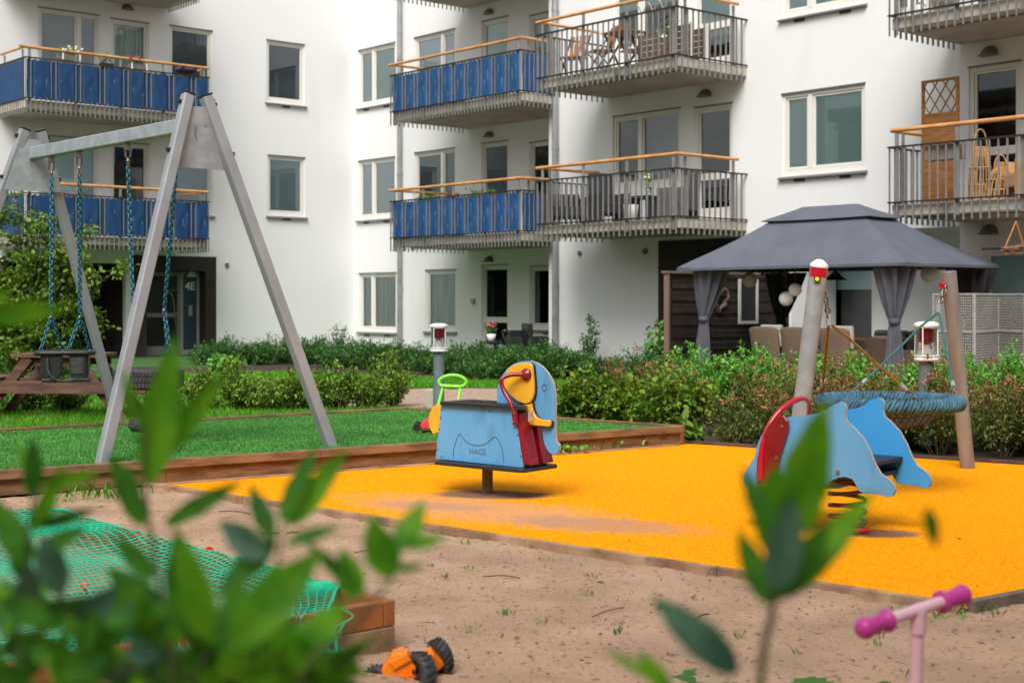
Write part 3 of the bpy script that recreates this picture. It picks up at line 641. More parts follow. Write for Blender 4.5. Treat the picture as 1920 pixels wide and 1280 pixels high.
# balconies
def balcony(k, x0, x1, dep, zf, per=4, zr=1.10, zb=.83, blue=None, ov=(.12,.12), gap=.112, screen_sides=(0,1), bend=None):
    M = FR[k]; root = MB(); y0 = -dep
    root.box(x0, y0+.06, zf-.20, x1, -.003, zf-.02, M)
    sl_ = root.build('balcony', m_conc, bld, .012, 1)
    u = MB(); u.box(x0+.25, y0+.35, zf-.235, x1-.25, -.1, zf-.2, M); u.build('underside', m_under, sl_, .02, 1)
    bars = MB(); z0, z1 = zf-.30, zf+zb
    n = int(round((x1-x0)/gap))
    for i in range(n+1):
        x = x0+(x1-x0)*i/n; bars.box(x-.0075, y0-.018, z0, x+.0075, y0+.012, z1, M)
    m_ = int(round(dep/gap/1.1))
    for sx in (x0, x1):
        for i in range(1, m_):
            y = y0+dep*i/m_; bars.box(sx-.018, y-.006, z0, sx+.018, y+.006, z1, M)
    bars.build('balusters', m_rail, sl_)
    rl = MB()
    for z, t in ((z1, .02), (zf+.0, .016)):
        rl.box(x0-.025, y0-.028, z, x1+.025, y0+.028, z+t*1.2, M); rl.box(x0-.025, y0+.03, z, x0+.025, -.01, z+t*1.2, M); rl.box(x1-.025, y0+.03, z, x1+.025, -.01, z+t*1.2, M)
    rl.build('rail', m_railk, sl_)
    q = max(2, int(round((x1-x0)/1.15)))
    for i in range(q+1):
        po = MB(); x = x0+.1+(x1-x0-.2)*i/q; po.box(x-.03, y0+.03, zf-.22, x+.03, y0+.05, zf+zr-.03, M); po.build('post', m_rail, sl_)
    for sx in (x0+.05, x1-.05):
        for ya in (-.35, y0+.25): po = MB(); po.box(sx-.01, ya, zf-.2, sx+.01, ya+.06, zf+zr-.03, M); po.build('post', m_rail, sl_)
    hr = MB(); yy = y0+.04
    hr.tube([(x0-ov[0], yy, zf+zr), (x1+.02, yy, zf+zr)], .033, 8, M=M)
    hr.tube([(x1+.0, yy-.02, zf+zr), (x1+.0, -.25, zf+zr)], .031, 8, M=M); hr.tube([(x0+.0, yy+.02, zf+zr), (x0+.0, -.25, zf+zr)], .031, 8, M=M)
    hr.build('handrail', m_wood, sl_)
    if blue is not None:
        sc = MB(); s0, s1 = zf+.02, zf+zb-.03; amp = .008 if blue is m_blue else .014; nx_ = n*6; vis = lambda i: -1 if ((i/6) % per < 1.5 or (i/6) % per > per-.5) else 1
        rows = [[(x0+.03+(x1-x0-.06)*i/nx_, y0+(.017 if vis(i) < 0 else -.024)+amp*math.sin(i*.55+2.2*math.sin(j*.8+i*.09))*math.sin(math.pi*j/8)*(1 if vis(i) < 0 else -abs(1))*1.0, s0+(s1-s0)*j/8+.012*math.sin(i*.9)*(j in (0,8))) for i in range(nx_+1)] for j in range(9)]
        sc.grid(rows, True, M)
        for sx, on in ((x0-.03, 0 in screen_sides), (x1+.0, 1 in screen_sides)):
            if on: sc.grid([[(sx+amp*math.sin(i*1.7+j)*math.sin(math.pi*j/8), y0+.07+(dep-.12)*i/30, s0+(s1-s0)*j/8) for i in range(31)] for j in range(9)], True, M)
        sc.build('privacy_screen', blue, sl_)
    return sl_
# left wing (its frame's x runs towards the corner)
def front_x(k, px_, py_, dep):                      # x of a front point seen at a pixel, on the plane dep in front of the wall
    return hit(BM @ FR[k] @ Matrix.Translation((0, -dep, 0)), px_, py_)[0]
dl = 1.6
lx0, lx1 = front_x('L', 48, 150, dl), front_x('L', 391, 150, dl)
balcony('L', lx0, lx1, dl, 5.62, per=5, blue=m_blue, zb=.86); balcony('L', lx0, lx1, dl, 5.62-HM, per=5, blue=m_blue, zb=.86); balcony('L', lx0, lx1-.25, dl, 5.62+HM, zb=.86)
dm = 2.25
mx0, mx1 = front_x('M', 733, 200, dm), 8.85
mx1 = front_x('M', 975, 200, dm)
balcony('M', mx0, mx1, dm, 5.62, blue=m_blue2); balcony('M', mx0, mx1, dm, 5.62-HM, blue=m_blue2); balcony('M', mx0, mx1, dm, 5.62+HM)
drr = 1.9
rx0, rx1 = front_x('R', 1008, 300, drr), front_x('R', 1268, 300, drr)
balcony('R', rx0, rx1, drr, 5.60, ov=(.08,.1), gap=.137); balcony('R', rx0, rx1, drr, 5.60-HR, ov=(.08,.1), gap=.137)
qx0 = front_x('R', 1668, 300, drr)
balcony('R', qx0, qx0+4.3, drr, 5.60, ov=(.0,.1), gap=.137); balcony('R', qx0, qx0+4.3, drr, 5.60-HR, ov=(.0,.1), gap=.137)
WR.hole(nx0, nx1, -.45, NZ)
g = MB(); g.add([(nx0,.16,-.4),(nx0,1.3,-.4),(nx0,1.3,NZ),(nx0,.16,NZ)], [(0,1,2,3)], False, MR); g.add([(nx1,.16,-.4),(nx1,1.3,-.4),(nx1,1.3,NZ),(nx1,.16,NZ)], [(0,1,2,3)], False, MR); g.add([(nx0,.16,NZ),(nx1,.16,NZ),(nx1,1.3,NZ),(nx0,1.3,NZ)], [(0,1,2,3)], False, MR); g.build('shade_recess', m_wall, bld)  # sides and ceiling of the added recess, there for its shade
for w_ in (WL, WM, WR, WN): w_.build()
print('geo', 'mx', mx0, mx1, 'rx', rx0, rx1, 'qx', qx0, 'lx', lx0, lx1, 'ue', u_e, 'ent', ex0, ex1, ez1)
def rrect(x0, x1, y0, y1, r, n=5):
    o = []
    for cx_, cy_, a0 in ((x1-r, y1-r, 0), (x0+r, y1-r, 1), (x0+r, y0+r, 2), (x1-r, y0+r, 3)):
        for k in range(n+1): a = (a0+k/n)*math.pi/2; o.append((cx_+r*math.cos(a), cy_+r*math.sin(a)))
    return o
# ------------------------------------------------------------------ the metal swing
AX = Vector((-.667, .745, 0)); BX = Vector((.768, .641, 0))
A0 = Vector((-2.40, 10.84, 2.83)); A1 = Vector((-4.40, 13.05, 2.83))
t = thing('playground_swing', 'tall grey metal A-frame swing standing on the green turf', 'swing frame')
for apex, s, far in ((A0, .387, 0), (A1, -.25, 1)):
    mid = Vector((apex.x, apex.y, 0)) - AX*s
    for sg in (-1, 1):
        foot = mid + BX*(.955*sg); foot.z = .12; top = apex + BX*(.085*sg)
        d = (foot-top).normalized(); side_ = AX
        mb = MB(); mb.beam(top-d*.04, foot, .085, .085, up=BX); lg = mb.build('leg', m_alu, t, .012, 2)
        mb = MB(); mb.beam(top-d*.052, top-d*.04, .089, .089, up=BX); mb.build('end_cap', m_black, lg)
        for q in (.02, .42):
            mb = MB(); p_ = top+d*q+BX*(sg*.05); mb.cyl(p_-BX*sg*.01, p_+BX*sg*.02, .018, 8); mb.build('bolt', m_black, lg)
    mb = MB(); w1, w2 = .10, .27                     # gusset plate between the legs
    T = Matrix.Translation(apex) @ Matrix(((BX.x, AX.x, 0, 0), (BX.y, AX.y, 0, 0), (0, 0, 1, 0), (0,0,0,1)))
    mb.prism([(-w1,-.05),(w1,-.05),(w2,-.52),(-w2,-.52)], -.03, -.022, T); mb.build('gusset_plate', m_galv, t)
    mb = MB(); mb.tube([T @ Vector((-.03,-.034,-.20)), T @ Vector((-.035,-.034,-.27)), T @ Vector((-.02,-.034,-.30))], .005, 5); mb.cyl(T @ Vector((.05,-.03,-.19)), T @ Vector((.05,-.036,-.19)), .007, 8); mb.build('plate_mark', m_rail, t)
zb0 = 2.655
def bp(tt): return Vector((A0.x+(A1.x-A0.x)*tt, A0.y+(A1.y-A0.y)*tt, zb0))
mb = MB(); mb.beam(bp(.0), bp(1.0), .09, .11); mb.build('beam', m_galv, t, .01, 2)

def chain(mb, p, q, link=.046, r=.0068):
    p, q = Vector(p), Vector(q); d = q-p; n = max(2, int(d.length/(link*.72))); dn = d.normalized()
    a = dn.cross(Vector((0,1,.1))).normalized(); b = dn.cross(a).normalized()
    for i in range(n):
        c = p+d*((i+.5)/n); u_ = (a if i % 2 else b); u_ = (a*.8+b*.6 if i % 2 else b*.8-a*.6)
        pts = [c+dn*(math.cos(k*math.pi/4)*link*.52)+u_*(math.sin(k*math.pi/4)*link*.34) for k in range(8)]
        mb.tube(pts, r, 5, closed=True)
def hook(mb, p):
    x, y, z = p; mb.box(x-.028, y-.028, z-.06, x+.028, y+.028, z-.005); mb.tube([(x-.02,y,z-.05),(x-.02,y,z-.11),(x,y,z-.14),(x+.02,y,z-.11),(x+.02,y,z-.05)], .010, 6); mb.ball((x,y,z-.15), .017, 8); mb.cyl((x,y,z-.15),(x,y,z-.20),.011,8)
CT = [(.862,.675),(.375,.105)]
# bucket swing
c0, c1 = bp(.862), bp(.675); t = thing('bucket_swing', 'black toddler bucket seat hanging on teal chains from the swing beam', 'swing seat', (0,0,0))
zt_, zs = 1.16, .86; sc_ = (c0+c1)/2; sc_.z = zs; dd = (c1-c0); dd.z = 0; dd.normalize(); nn_ = Vector((dd.y, -dd.x, 0))
DX = Vector((1, .25, 0)).normalized(); DY = Vector((-.25, 1, 0)).normalized()
half = .17
for i, c in enumerate((c0, c1)):
    mb = MB(); hook(mb, (c.x, c.y, zb0-.055)); mb.build('hanger', m_chrome, t)
    yk = sc_+DX*(half*(-1 if i == 0 else 1)*.72); yk.z = zt_
    mb = MB(); chain(mb, (c.x, c.y, zb0-.25), yk)
    for s in (-1, 1):
        e = sc_+DX*((-1 if i == 0 else 1)*.115)+DX*s*.085+DY*(s*.11); e.z = zs+.01; chain(mb, yk, e)
    mb.build('chain', m_chain, t)
    mb = MB(); mb.ball(yk, .017, 8)
    for s in (-1, 1):
        e = sc_+DX*((-1 if i == 0 else 1)*.115)+DX*s*.085+DY*(s*.11); e.z = zs+.0; mb.ball(e, .014, 8)
    mb.build('shackle', m_chrome, t)
TS = Matrix.Translation(sc_) @ Matrix(((DX.x,DY.x,0,0),(DX.y,DY.y,0,0),(0,0,1,0),(0,0,0,1)))
mb = MB(); mb.tube([(x, y, -.01) for x, y in rrect(-.24,.24,-.15,.15,.06)], .022, 8, closed=True, M=TS); mb.build('seat_rim', m_black, t)
mb = MB()
for y0, y1 in ((-.15,-.13),(.13,.15)):
    for a, b in ((-.185,-.03),(.04,.185)): mb.prism([(a,-.02),(b,-.02),(b+.0,-.20),(b-.03,-.235),(a+.03,-.235),(a,-.20)], y0, y1, TS)
mb.box(-.20,-.13,-.22,-.18,.13,-.02,TS); mb.box(.18,-.13,-.22,.20,.13,-.02,TS); mb.build('seat_shell', m_black, t, .008)
mb = MB(); mb.prism([(-.19,-.235),(-.10,-.225),(.0,-.245),(.10,-.225),(.22,-.235),(.22,-.265),(-.19,-.265)], -.15, .15, TS); mb.build('seat_base', m_black, t, .008)
mb = MB(); mb.prism([(.055,-.05),(.16,-.05),(.16,-.19),(.055,-.19)], -.156, -.151, TS); mb.build('leg_panel', m_rubber, t); mb = MB(); mb.tube(spline([(-.14,-.16,-.05),(-.13,-.17,-.17),(-.08,-.17,-.24)],5), .012, 6, M=TS); mb.build('leg_strap', m_rubber, t)
# tyre swing
c0, c1 = bp(.375), bp(.105); t = thing('tyre_swing', 'horizontal black tyre hanging on teal chains above the turf', 'swing seat')
tc = Vector((-2.94, 11.5, .68)); yk_z = 1.23
def tyre(mb, T, Rr, hw, tread=True):
    prof = []
    for k in range(17):
        th = 2*math.pi*k/16; cx_ = math.cos(th); sx_ = math.sin(th)
        prof.append((Rr-.07+.07*(abs(cx_)**.6)*(1 if cx_ > 0 else -1), hw*(abs(sx_)**.6)*(1 if sx_ > 0 else -1)))
    mb.lathe(prof, 48, T)
    if tread:
        for k in range(60):
            th = 2*math.pi*k/60
            for z in (-.55, 0, .55):
                Tk = T @ Matrix.Rotation(th+(.03 if z == 0 else 0), 4, 'Z') @ Matrix.Translation((Rr+.001, 0, z*hw)); mb.box(-.006, -.011, -hw*.2, .006, .011, hw*.2, Tk)
mb = MB(); tyre(mb, Matrix.Translation(tc), .275, .085); mb.build('tyre', m_rubber, t)
for i, c in enumerate((c0, c1)):
    mb = MB(); hook(mb, (c.x, c.y, zb0-.055)); mb.build('hanger', m_chrome, t)
    yk = tc+Vector((-.12 if i == 0 else .13, .0, 0)); yk.z = yk_z
    mb = MB(); chain(mb, (c.x, c.y, zb0-.25), yk); ends = []
    for s in (-1, 1):
        e = tc+Vector((.18 if i else -.18, s*.16, .08)); e.x += -s*.05; ends.append(e); chain(mb, yk, e)
    mb.build('chain', m_chain, t)
    mb = MB(); mb.ball(yk, .018, 8); [mb.ball(e, .018, 8) for e in ends]; mb.build('shackle', m_chrome, t)
mb = MB(); chain(mb, tc+Vector((.14,-.12,-.08)), tc+Vector((.06,-.1,-.30))); chain(mb, tc+Vector((-.14,-.12,-.08)), tc+Vector((-.06,-.1,-.30))); mb.build('lower_chain', m_rubber, t)
mb = MB(); T = Matrix.Translation(tc+Vector((0,-.08,-.36))); mb.lathe([(.02,.05),(.11,.05),(.13,.03),(.135,-.03),(.11,-.06),(.02,-.06)], 24, T); mb.build('foot_buffer', m_rubber, t)

# ------------------------------------------------------------------ basket swing
def leanpost(nm, lb, base, top, r, capcol):
    t = thing(nm, lb, 'post', (0,0,0), 0, 'posts of the basket swing')
    mb = MB(); mb.cyl(base, top, r, 28); mb.build('tube', m_galv if capcol else m_galvw, t)
    d = (Vector(top)-Vector(base)).normalized(); q = d.to_track_quat('Z','Y').to_matrix().to_4x4(); T = Matrix.Translation(top) @ q
    if capcol:
        mb = MB(); mb.lathe([(r*1.03,-.012),(r*1.04,.004),(r*.7,.022),(.02,.036),(.001,.038)], 24, T); mb.build('cap', m_whitep, t)
        mb = MB(); mb.lathe([(r*1.015,-.075),(r*1.015,-.012)], 28, T); mb.build('red_band', m_redp, t)
        mb = MB(); b = T @ Vector((0,0,-.09)); vd = Vector((-.25,-1,0)).normalized()
        mb.tube([b+vd*(r-.005), b+vd*(r+.014)], .022, 16); nb = mb.build('bolt_cover', mat('bolt_navy', lin(24,28,60), .4), t)
        mb = MB(); mb.tube([b+vd*(r+.0141), b+vd*(r+.018)], .014, 14); mb.build('bolt_centre', mat('bolt_yellow', lin(240,214,20), .4), nb)
    else:
        mb = MB(); mb.lathe([(r*1.02,-.003),(r*1.02,.003),(.001,.006)], 24, T); mb.build('cap', m_sill, t)
    return T
m_galvw = mat('galvanised_warm', lin(150,149,146), .5, metal=.25, c2=lin(130,122,113), scale=2.5, stretch=(4,4,.5), bump=.05)
pL0, pL1 = Vector((1.79, 9.22, -.1)), at(1536, 497, 9.05)
pR0, pR1 = Vector((3.515, 10.94, -.1)), at(1779, 510, 10.75)
leanpost('swing_post', 'leaning galvanised post with white cap and red band, holding the ochre ropes', pL0, pL1, .056, True)
leanpost('swing_post', 'leaning grey brown post with a plain flat top, holding the green ropes', pR0, pR1, .056, False)
BC = Vector((2.57, 9.68, .615)); BR = .455
t = thing('basket_swing', 'round blue grey rope basket swing between two leaning posts', 'swing seat')
m_rope = mat('rope_blue_grey', lin(76,122,142), .85, c2=lin(50,84,102), scale=14, bump=.4, bscale=80)
mb = MB(); mb.tube([BC+Vector((BR*math.cos(a), BR*math.sin(a), 0)) for a in np.linspace(0, 2*np.pi, 73)[:-1]], .030, 10, closed=True)
for st in range(4):                                 # strands wrapped round the ring
    pts = []
    for k in range(720):
        a = 2*math.pi*k/720; b = a*27+st*math.pi/2; rr = BR+.036*math.cos(b); pts.append(BC+Vector((rr*math.cos(a), rr*math.sin(a), .036*math.sin(b)+.004*math.sin(a*60))))
    mb.tube(pts, .0135, 5, closed=True)
mb.build('ring', m_rope, t)
mb = MB()
def bowl(x, y): q = (x*x+y*y)/(BR*BR); return BC+Vector((x, y, -.18*(1-q)))
for ang in (0, math.pi/2):
    for i in range(-9, 10):
        o_ = i*BR/9.6; L_ = math.sqrt(max(BR*BR-o_*o_, 0)); pts = []
        for k in range(17):
            s = -L_+2*L_*k/16; x, y = s*math.cos(ang)-o_*math.sin(ang), s*math.sin(ang)+o_*math.cos(ang); pts.append(bowl(x, y))
        if L_ > .05: mb.tube(pts, .007, 5)
mb.build('net', mat('net_black', lin(58,56,54), .8), t)
m_ro, m_rg = mat('rope_ochre', lin(150,112,26), .6, c2=lin(112,80,20), scale=60), mat('rope_green', lin(54,112,104), .6, c2=lin(36,88,84), scale=60)
for (P1, colr, tgt, px_y) in ((pL1, m_ro, (1561,585), (.0)), (pR1, m_rg, (1762,580), 0)):
    lft = colr is m_ro; dirc = (BC-Vector((P1.x, P1.y, BC.z))).normalized()
    an = Vector(P1)+dirc*.06; an.z = P1.z-(.17 if lft else .10)
    yk = Vector((an.x, an.y, an.z))+dirc*(.055 if lft else .03)+Vector((-.0 if lft else -.05,0,-.17))
    mb = MB(); chain(mb, an, yk, .045, .007); mb.build('chain', m_chrome, t)
    mb = MB(); mb.cyl(yk+Vector((0,0,.03)), yk-Vector((0,0,.045)), .019, 12); mb.build('clamp', m_galv, t)
    aim = math.atan2(-dirc.y, -dirc.x)
    for s in (-1, 1):
        a = aim+s*R(52); e = BC+Vector((BR*math.cos(a), BR*math.sin(a), .045))
        e2 = e+(yk-e).normalized()*.11
        mb = MB(); mb.tube([yk-Vector((0,0,.03))]+[e2+(yk-e2)*q+Vector((0,0,-.01*math.sin(math.pi*q))) for q in (.75,.5,.25,0)], .0095, 7); mb.build('rope', colr, t)
        mb = MB(); mb.cyl(e2-(yk-e2).normalized()*.01, e2+(yk-e2).normalized()*.045, .0155, 10); mb.build('ferrule', m_galv, t)
        mb = MB(); chain(mb, e, e2, .04, .006); mb.build('shackle', m_sill, t)
mb = MB(); mb.tube([T_ for T_ in [Vector((pR1.x,pR1.y,0))+Vector((-.07,-.03,pR1.z-.10)), Vector((pR1.x,pR1.y,0))+Vector((-.03,-.01,pR1.z-.09))]], .022, 12); mb.build('red_knob', m_redp, t)

# ------------------------------------------------------------------ elephant rocker
HD = Vector((.774, -.633, 0)); SD = Vector((.633, .774, 0))
def vplane(c, h=HD, s=SD): return Matrix.Translation(c) @ Matrix(((h.x,s.x,0,0),(h.y,s.y,0,0),(0,0,1,0),(0,0,0,1)))
EP = Vector((-.164, 9.5, 0)); EW = .13
t = thing('rocking_elephant', 'sky blue elephant shaped rocker with yellow ear and red handle on a post', 'play elephant', EP)
EM = vplane(EP); EL = vplane(Vector((0,0,0)))       # EL is local to the thing
z4 = lambda pts: zt(740, 640, 4.0, pts)
head = None
def etr(pts, y): M_ = EM @ Matrix.Translation((0, y, 0)); return trace(M_, z4(pts))
def edge_strip(outline, y0, y1, M):
    n = len(outline); ar = sum(outline[i][0]*outline[(i+1) % n][1]-outline[(i+1) % n][0]*outline[i][1] for i in range(n)); o = outline if ar > 0 else outline[::-1]; q = []
    for i in range(n):
        a, b = o[i-1], o[(i+1) % n]; dx_, dz_ = b[0]-a[0], b[1]-a[1]; l_ = math.hypot(dx_, dz_)+1e-9; q.append((o[i][0]+dz_/l_*.0015, o[i][1]-dx_/l_*.0015))
    mb = MB(); vs = [(x, y0+.001, z) for x, z in q]+[(x, y1-.001, z) for x, z in q]
    mb.add(vs, [(i, (i+1) % n, (i+1) % n+n, i+n) for i in range(n)], True, M); return mb
def plate(mb, outline, y0, y1): mb.prism(outline, y0, y1, EL)
body = etr([(345,475),(870,498),(900,520),(962,945),(930,945),(305,880)], -EW)
for y, nm in ((-EW, 'side_panel'), (EW-.018, 'side_panel')):
    mb = MB(); plate(mb, body, y, y+.018); pb = mb.build(nm, m_plat, t, .003, 1)
    if y < 0: nearp = pb
bx = [p[0] for p in body]; 
def tubeline(mb, pts, y, r, n=5): mb.tube([EL @ Vector((x, y, z)) for x, z in pts], r, n)
mb = MB()                                           # engraved legs line
ln = etr([(437,872),(445,800),(465,735),(490,692),(515,728),(560,765),(620,780),(680,768),(722,735),(752,714),(780,745),(805,810),(818,905)], -EW-.001)
tubeline(mb, spline([(x, 0, z) for x, z in ln], 3) and [(v.x, v.z) for v in spline([(x, 0, z) for x, z in ln], 3)], -EW-.0005, .0022); mb.build('engraved_line', m_groove, nearp)
cu = bpy.data.curves.new('txt', 'FONT'); cu.body = 'HAGS'; cu.size = .056; cu.extrude = .0012; cu.align_x = 'CENTER'
to = bpy.data.objects.new('txt', cu); COL.objects.link(to); bpy.context.view_layer.update()
me = bpy.data.meshes.new_from_object(to.evaluated_get(bpy.context.evaluated_depsgraph_get())); bpy.data.objects.remove(to)
tx, tz = etr([(622,845)], -EW)[0]; me.transform(EL @ Matrix.Translation((tx, -EW-.001, tz)) @ Matrix.Rotation(R(90), 4, 'X')); me.materials.clear(); me.materials.append(mat('engraved_letters', lin(76,116,140), .7))
no = bpy.data.objects.new('engraved_letters', me); COL.objects.link(no); no.parent = nearp
mb = MB()
for x, y in [(352,510),(346,570),(334,655),(318,805),(715,523),(925,700),(944,860),(352,860)]:
    q = etr([(x, y)], -EW)[0]; p_ = EL @ Vector((q[0], -EW, q[1])); mb.cyl(p_, p_-SD*.004, .005, 8)
mb.build('screw', m_groove, nearp)
# front and back boards between the side panels
fz0, fz1 = body[4][1]+.0, body[1][1]; fx0, fx1 = body[3][0], body[1][0]
mb = MB()
def slant(mb, xa, za, xb, zb, y0, y1, th): 
    vs = [(xa,y0,za),(xa+th,y0,za),(xb+th,y0,zb),(xb,y0,zb)]; vs += [(x, y1, z) for x, _, z in vs]
    mb.add(vs, [(3,2,1,0),(4,5,6,7),(0,1,5,4),(1,2,6,5),(2,3,7,6),(3,0,4,7)], False, EL)
for y0, y1 in ((-EW+.004, -.022), (.022, EW-.004)):
    mb = MB(); slant(mb, fx0+.002, fz0+.02, fx1+.02, fz1-.03, y0, y1, .05); fb = mb.build('front_board', m_red, t, .003, 1)
mb = MB(); slant(mb, fx0-.02, fz0, fx1-.01, fz1-.02, -EW+.02, EW-.02, .012); mb.build('front_core', m_black, t)
mb = MB(); mb.box(body[0][0]+.01, -EW+.02, body[5][1], body[0][0]+.028, EW-.02, body[0][1], EL); mb.build('back_board', m_plat, t)
lbx = etr([(958,560)], -EW)[0]
mb = MB(); slant(mb, lbx[0]-.027+.052, lbx[1]-.035, lbx[0]-.02+.052, lbx[1]+.035, -EW+.025, -EW+.07, .003); mb.build('label_plate', mat('label_worn', lin(176,164,140), .7, c2=lin(220,214,200), scale=30), t)
# yellow tail disc
tp = etr([(345,470),(320,490),(298,530),(288,590),(295,640),(322,690)], .0); tp = tp+[(tp[-1][0]+.06, tp[-1][1]+.02), (tp[0][0]+.06, tp[0][1])]
mb = MB(); plate(mb, tp, -.05, -.03); mb.build('tail', m_yel, t, .003, 1)
head = etr([(778,475),(776,400),(786,320),(812,255),(850,205),(900,168),(960,147),(1015,144),(1065,158),(1110,188),(1150,232),(1180,285),(1200,345),(1208,420),(1208,560),(1208,700),(1212,745),(1232,765),(1240,790),(1236,820),(1218,843),(1195,848),(1168,830),(1142,795),(1125,745),(1118,690),(1110,640),(1000,640),(985,480)], .01)
# seat and foot rest
sx0, sz0 = etr([(338,466)], -EW-.02)[0]; sx1, _ = etr([(975,500)], -EW-.02)[0]
sz = (body[0][1]+body[1][1])/2+.010
mb = MB(); hx_ = head[1][0]-.004; o_ = [(sx0+.012,-EW-.028),(sx1-.012,-EW-.028),(sx1,-EW-.016),(sx1-.05,-.06),(sx1-.06,-.050),(hx_,-.046),(hx_,.030),(sx1-.01,.030),(sx1,.04),(sx1,EW+.016),(sx1-.012,EW+.028),(sx0+.012,EW+.028),(sx0,EW+.016),(sx0,-EW-.016)]
n_ = len(o_); mb.add([(x,y,sz-.012) for x, y in o_]+[(x,y,sz+.010) for x, y in o_], [tuple(range(n_))[::-1], tuple(range(n_, 2*n_))]+[(i,(i+1)%n_,(i+1)%n_+n_,i+n_) for i in range(n_)], False, EL)
for i in range(9):
    for j in range(4): x = sx0+.1+i*.055; y = -.09+j*.06; mb.box(x-.014, y-.014, sz+.0101, x+.014, y+.014, sz+.013, EL)
mb.build('seat', m_black, t, .004, 2)
fz = (body[5][1]+body[3][1])/2-.004
f0 = etr([(285,880)], -EW-.06)[0][0]; f1 = etr([(945,945)], -EW-.06)[0][0]
mb = MB(); o_ = rrect(f0, f1+.02, -EW-.07, EW+.07, .05)
n_ = len(o_); mb.add([(x,y,fz-.024) for x, y in o_]+[(x,y,fz) for x, y in o_], [tuple(range(n_))[::-1], tuple(range(n_, 2*n_))]+[(i,(i+1)%n_,(i+1)%n_+n_,i+n_) for i in range(n_)], False, EL)
mb.build('foot_rest', m_black, t, .005, 2)
# post
mb = MB(); mb.box(-.033, -.033, -.02, .033, .033, fz-.024, Matrix.Rotation(R(8), 4, 'Z')); mb.build('post', mat('post_worn', lin(128,104,70), .7, c2=lin(92,74,54), scale=6, bump=.2, dark=lin(70,60,50), dscale=10, drange=(.55,.7)), t, .006)
# head, ear, tusk
mb = MB(); plate(mb, head, .0, .022); hd = mb.build('head', m_plat, t)
mb = edge_strip(head, .0, .022, EL); mb.build('edge', m_edge, hd)
ex, ez = etr([(1122,349)], 0)[0]; mb = MB(); mb.tube([EL @ Vector((ex+.0175*math.cos(a), -.0008, ez+.0215*math.sin(a))) for a in np.linspace(0, 2*np.pi, 25)[:-1]], .0024, 5, closed=True); mb.build('eye', m_groove, hd)
ear = etr([(985,468),(930,447),(880,408),(845,365),(822,320),(830,265),(848,215),(885,180),(930,164),(975,158),(1018,162),(1034,182),(1040,250),(1046,320),(1046,385),(1036,428),(1020,455)], -.03)
mb = MB(); plate(mb, ear, -.040, -.018); mb.build('ear', m_yel, t, .003, 1)
mb = MB(); tk = [(p[0]+.004, p[1]) for p in ear]; plate(mb, tk, -.0178, -.003); mb.build('ear_spacer', m_black, t)
tusk = etr([(978,474),(1015,472),(1026,462),(1032,500),(1046,540),(1068,570),(1100,585),(1165,590),(1171,600),(1170,628),(1160,638),(998,622)], -.03)
mb = MB(); plate(mb, tusk, -.040, -.018); mb.build('tusk', m_yel, t, .003, 1)
mb = MB(); plate(mb, [(p[0]+.006, p[1]-.004) for p in tusk], -.0178, -.003); mb.build('tusk_spacer', m_black, t)
# red handles with a round boss
for sgn in (-1, 1):
    y = -EW-.018 if sgn < 0 else EW+.018
    hp = [(905,612),(893,560),(890,520),(862,450),(825,385),(803,330),(800,285),(820,258),(855,250),(905,252)]
    hq = etr(hp, -EW-.02)
    pts = [Vector((x, y, z)) for x, z in hq]; 
    for i in range(7, 10): pts[i].y = y+sgn*.0+(-sgn)*.03*(i-6)
    mb = MB(); mb.tube(spline([EL @ p_ for p_ in pts], 5), .0145, 10); h = mb.build('handle', m_red, t)
    q = pts[-1]; mb = MB(); T = EL @ Matrix.Translation((q.x+.008, -.052 if sgn < 0 else .034, q.z)) @ Matrix.Rotation(R(90)*(1 if sgn < 0 else -1), 4, 'X')
    mb.lathe([(.001,.022),(.018,.022),(.024,.012),(.036,.008),(.040,.0),(.040,-.008)], 20, T); mb.build('boss', m_red, h)
    q0 = pts[0]; mb = MB(); mb.prism([(q0.x-.020,q0.z-.012),(q0.x+.020,q0.z-.012),(q0.x+.010,q0.z+.10),(q0.x-.024,q0.z+.10)], y-.008, y+.008, EL); mb.build('handle_foot', m_red, h, .004)
    for dz_ in (.02, .075): mb = MB(); p_ = EL @ Vector((q0.x-.004, y+sgn*.008, q0.z+dz_-.01)); mb.cyl(p_, p_+SD*sgn*.006, .007, 8); mb.build('bolt', m_bolt, h)

# ------------------------------------------------------------------ dolphin spring rocker
DP = Vector((1.87, 7.93, 0)); DW = .235
t = thing('dolphin_rocker', 'two seat spring rocker with light blue dolphin shaped side panels and red arch', 'spring rocker', DP)
DL = vplane(Vector((0,0,0))); z8 = lambda pts: zt(1300, 680, 2.6661, pts)
dol = trace(vplane(DP-SD*DW), z8([(258,560),(285,510),(312,470),(325,410),(345,360),(385,315),(430,288),(475,270),(560,262),(630,250),(672,232),(705,207),(735,197),(757,203),(768,222),(762,255),(768,292),(805,325),(850,375),(885,440),(910,505),(940,555),(978,582),(1004,608),(1013,638),(1000,664),(978,670),(948,660),(905,652),(865,650),(835,640),(820,612),(800,580),(765,568),(725,572),(690,588),(655,618),(610,650),(540,668),(450,668),(400,655),(370,640),(345,634),(300,634),(268,616),(254,590)]))
mb = MB(); mb.prism(dol, -DW-.011, -DW+.011, DL); pa = mb.build('side_panel', m_plat, t)
mb = edge_strip(dol, -DW-.011, -DW+.011, DL); mb.build('edge', m_edge, pa)
mb = MB(); mb.prism(dol, DW-.011, DW+.011, DL); pa2 = mb.build('side_panel', m_plat2, t); pa2['label'] = 'brighter blue dolphin panel on the far side'
mb = edge_strip(dol, DW-.011, DW+.011, DL); mb.build('edge', m_edge, pa2)
q = trace(vplane(DP-SD*DW), z8([(728,545),(458,315),(430,468)]))
mb = MB()
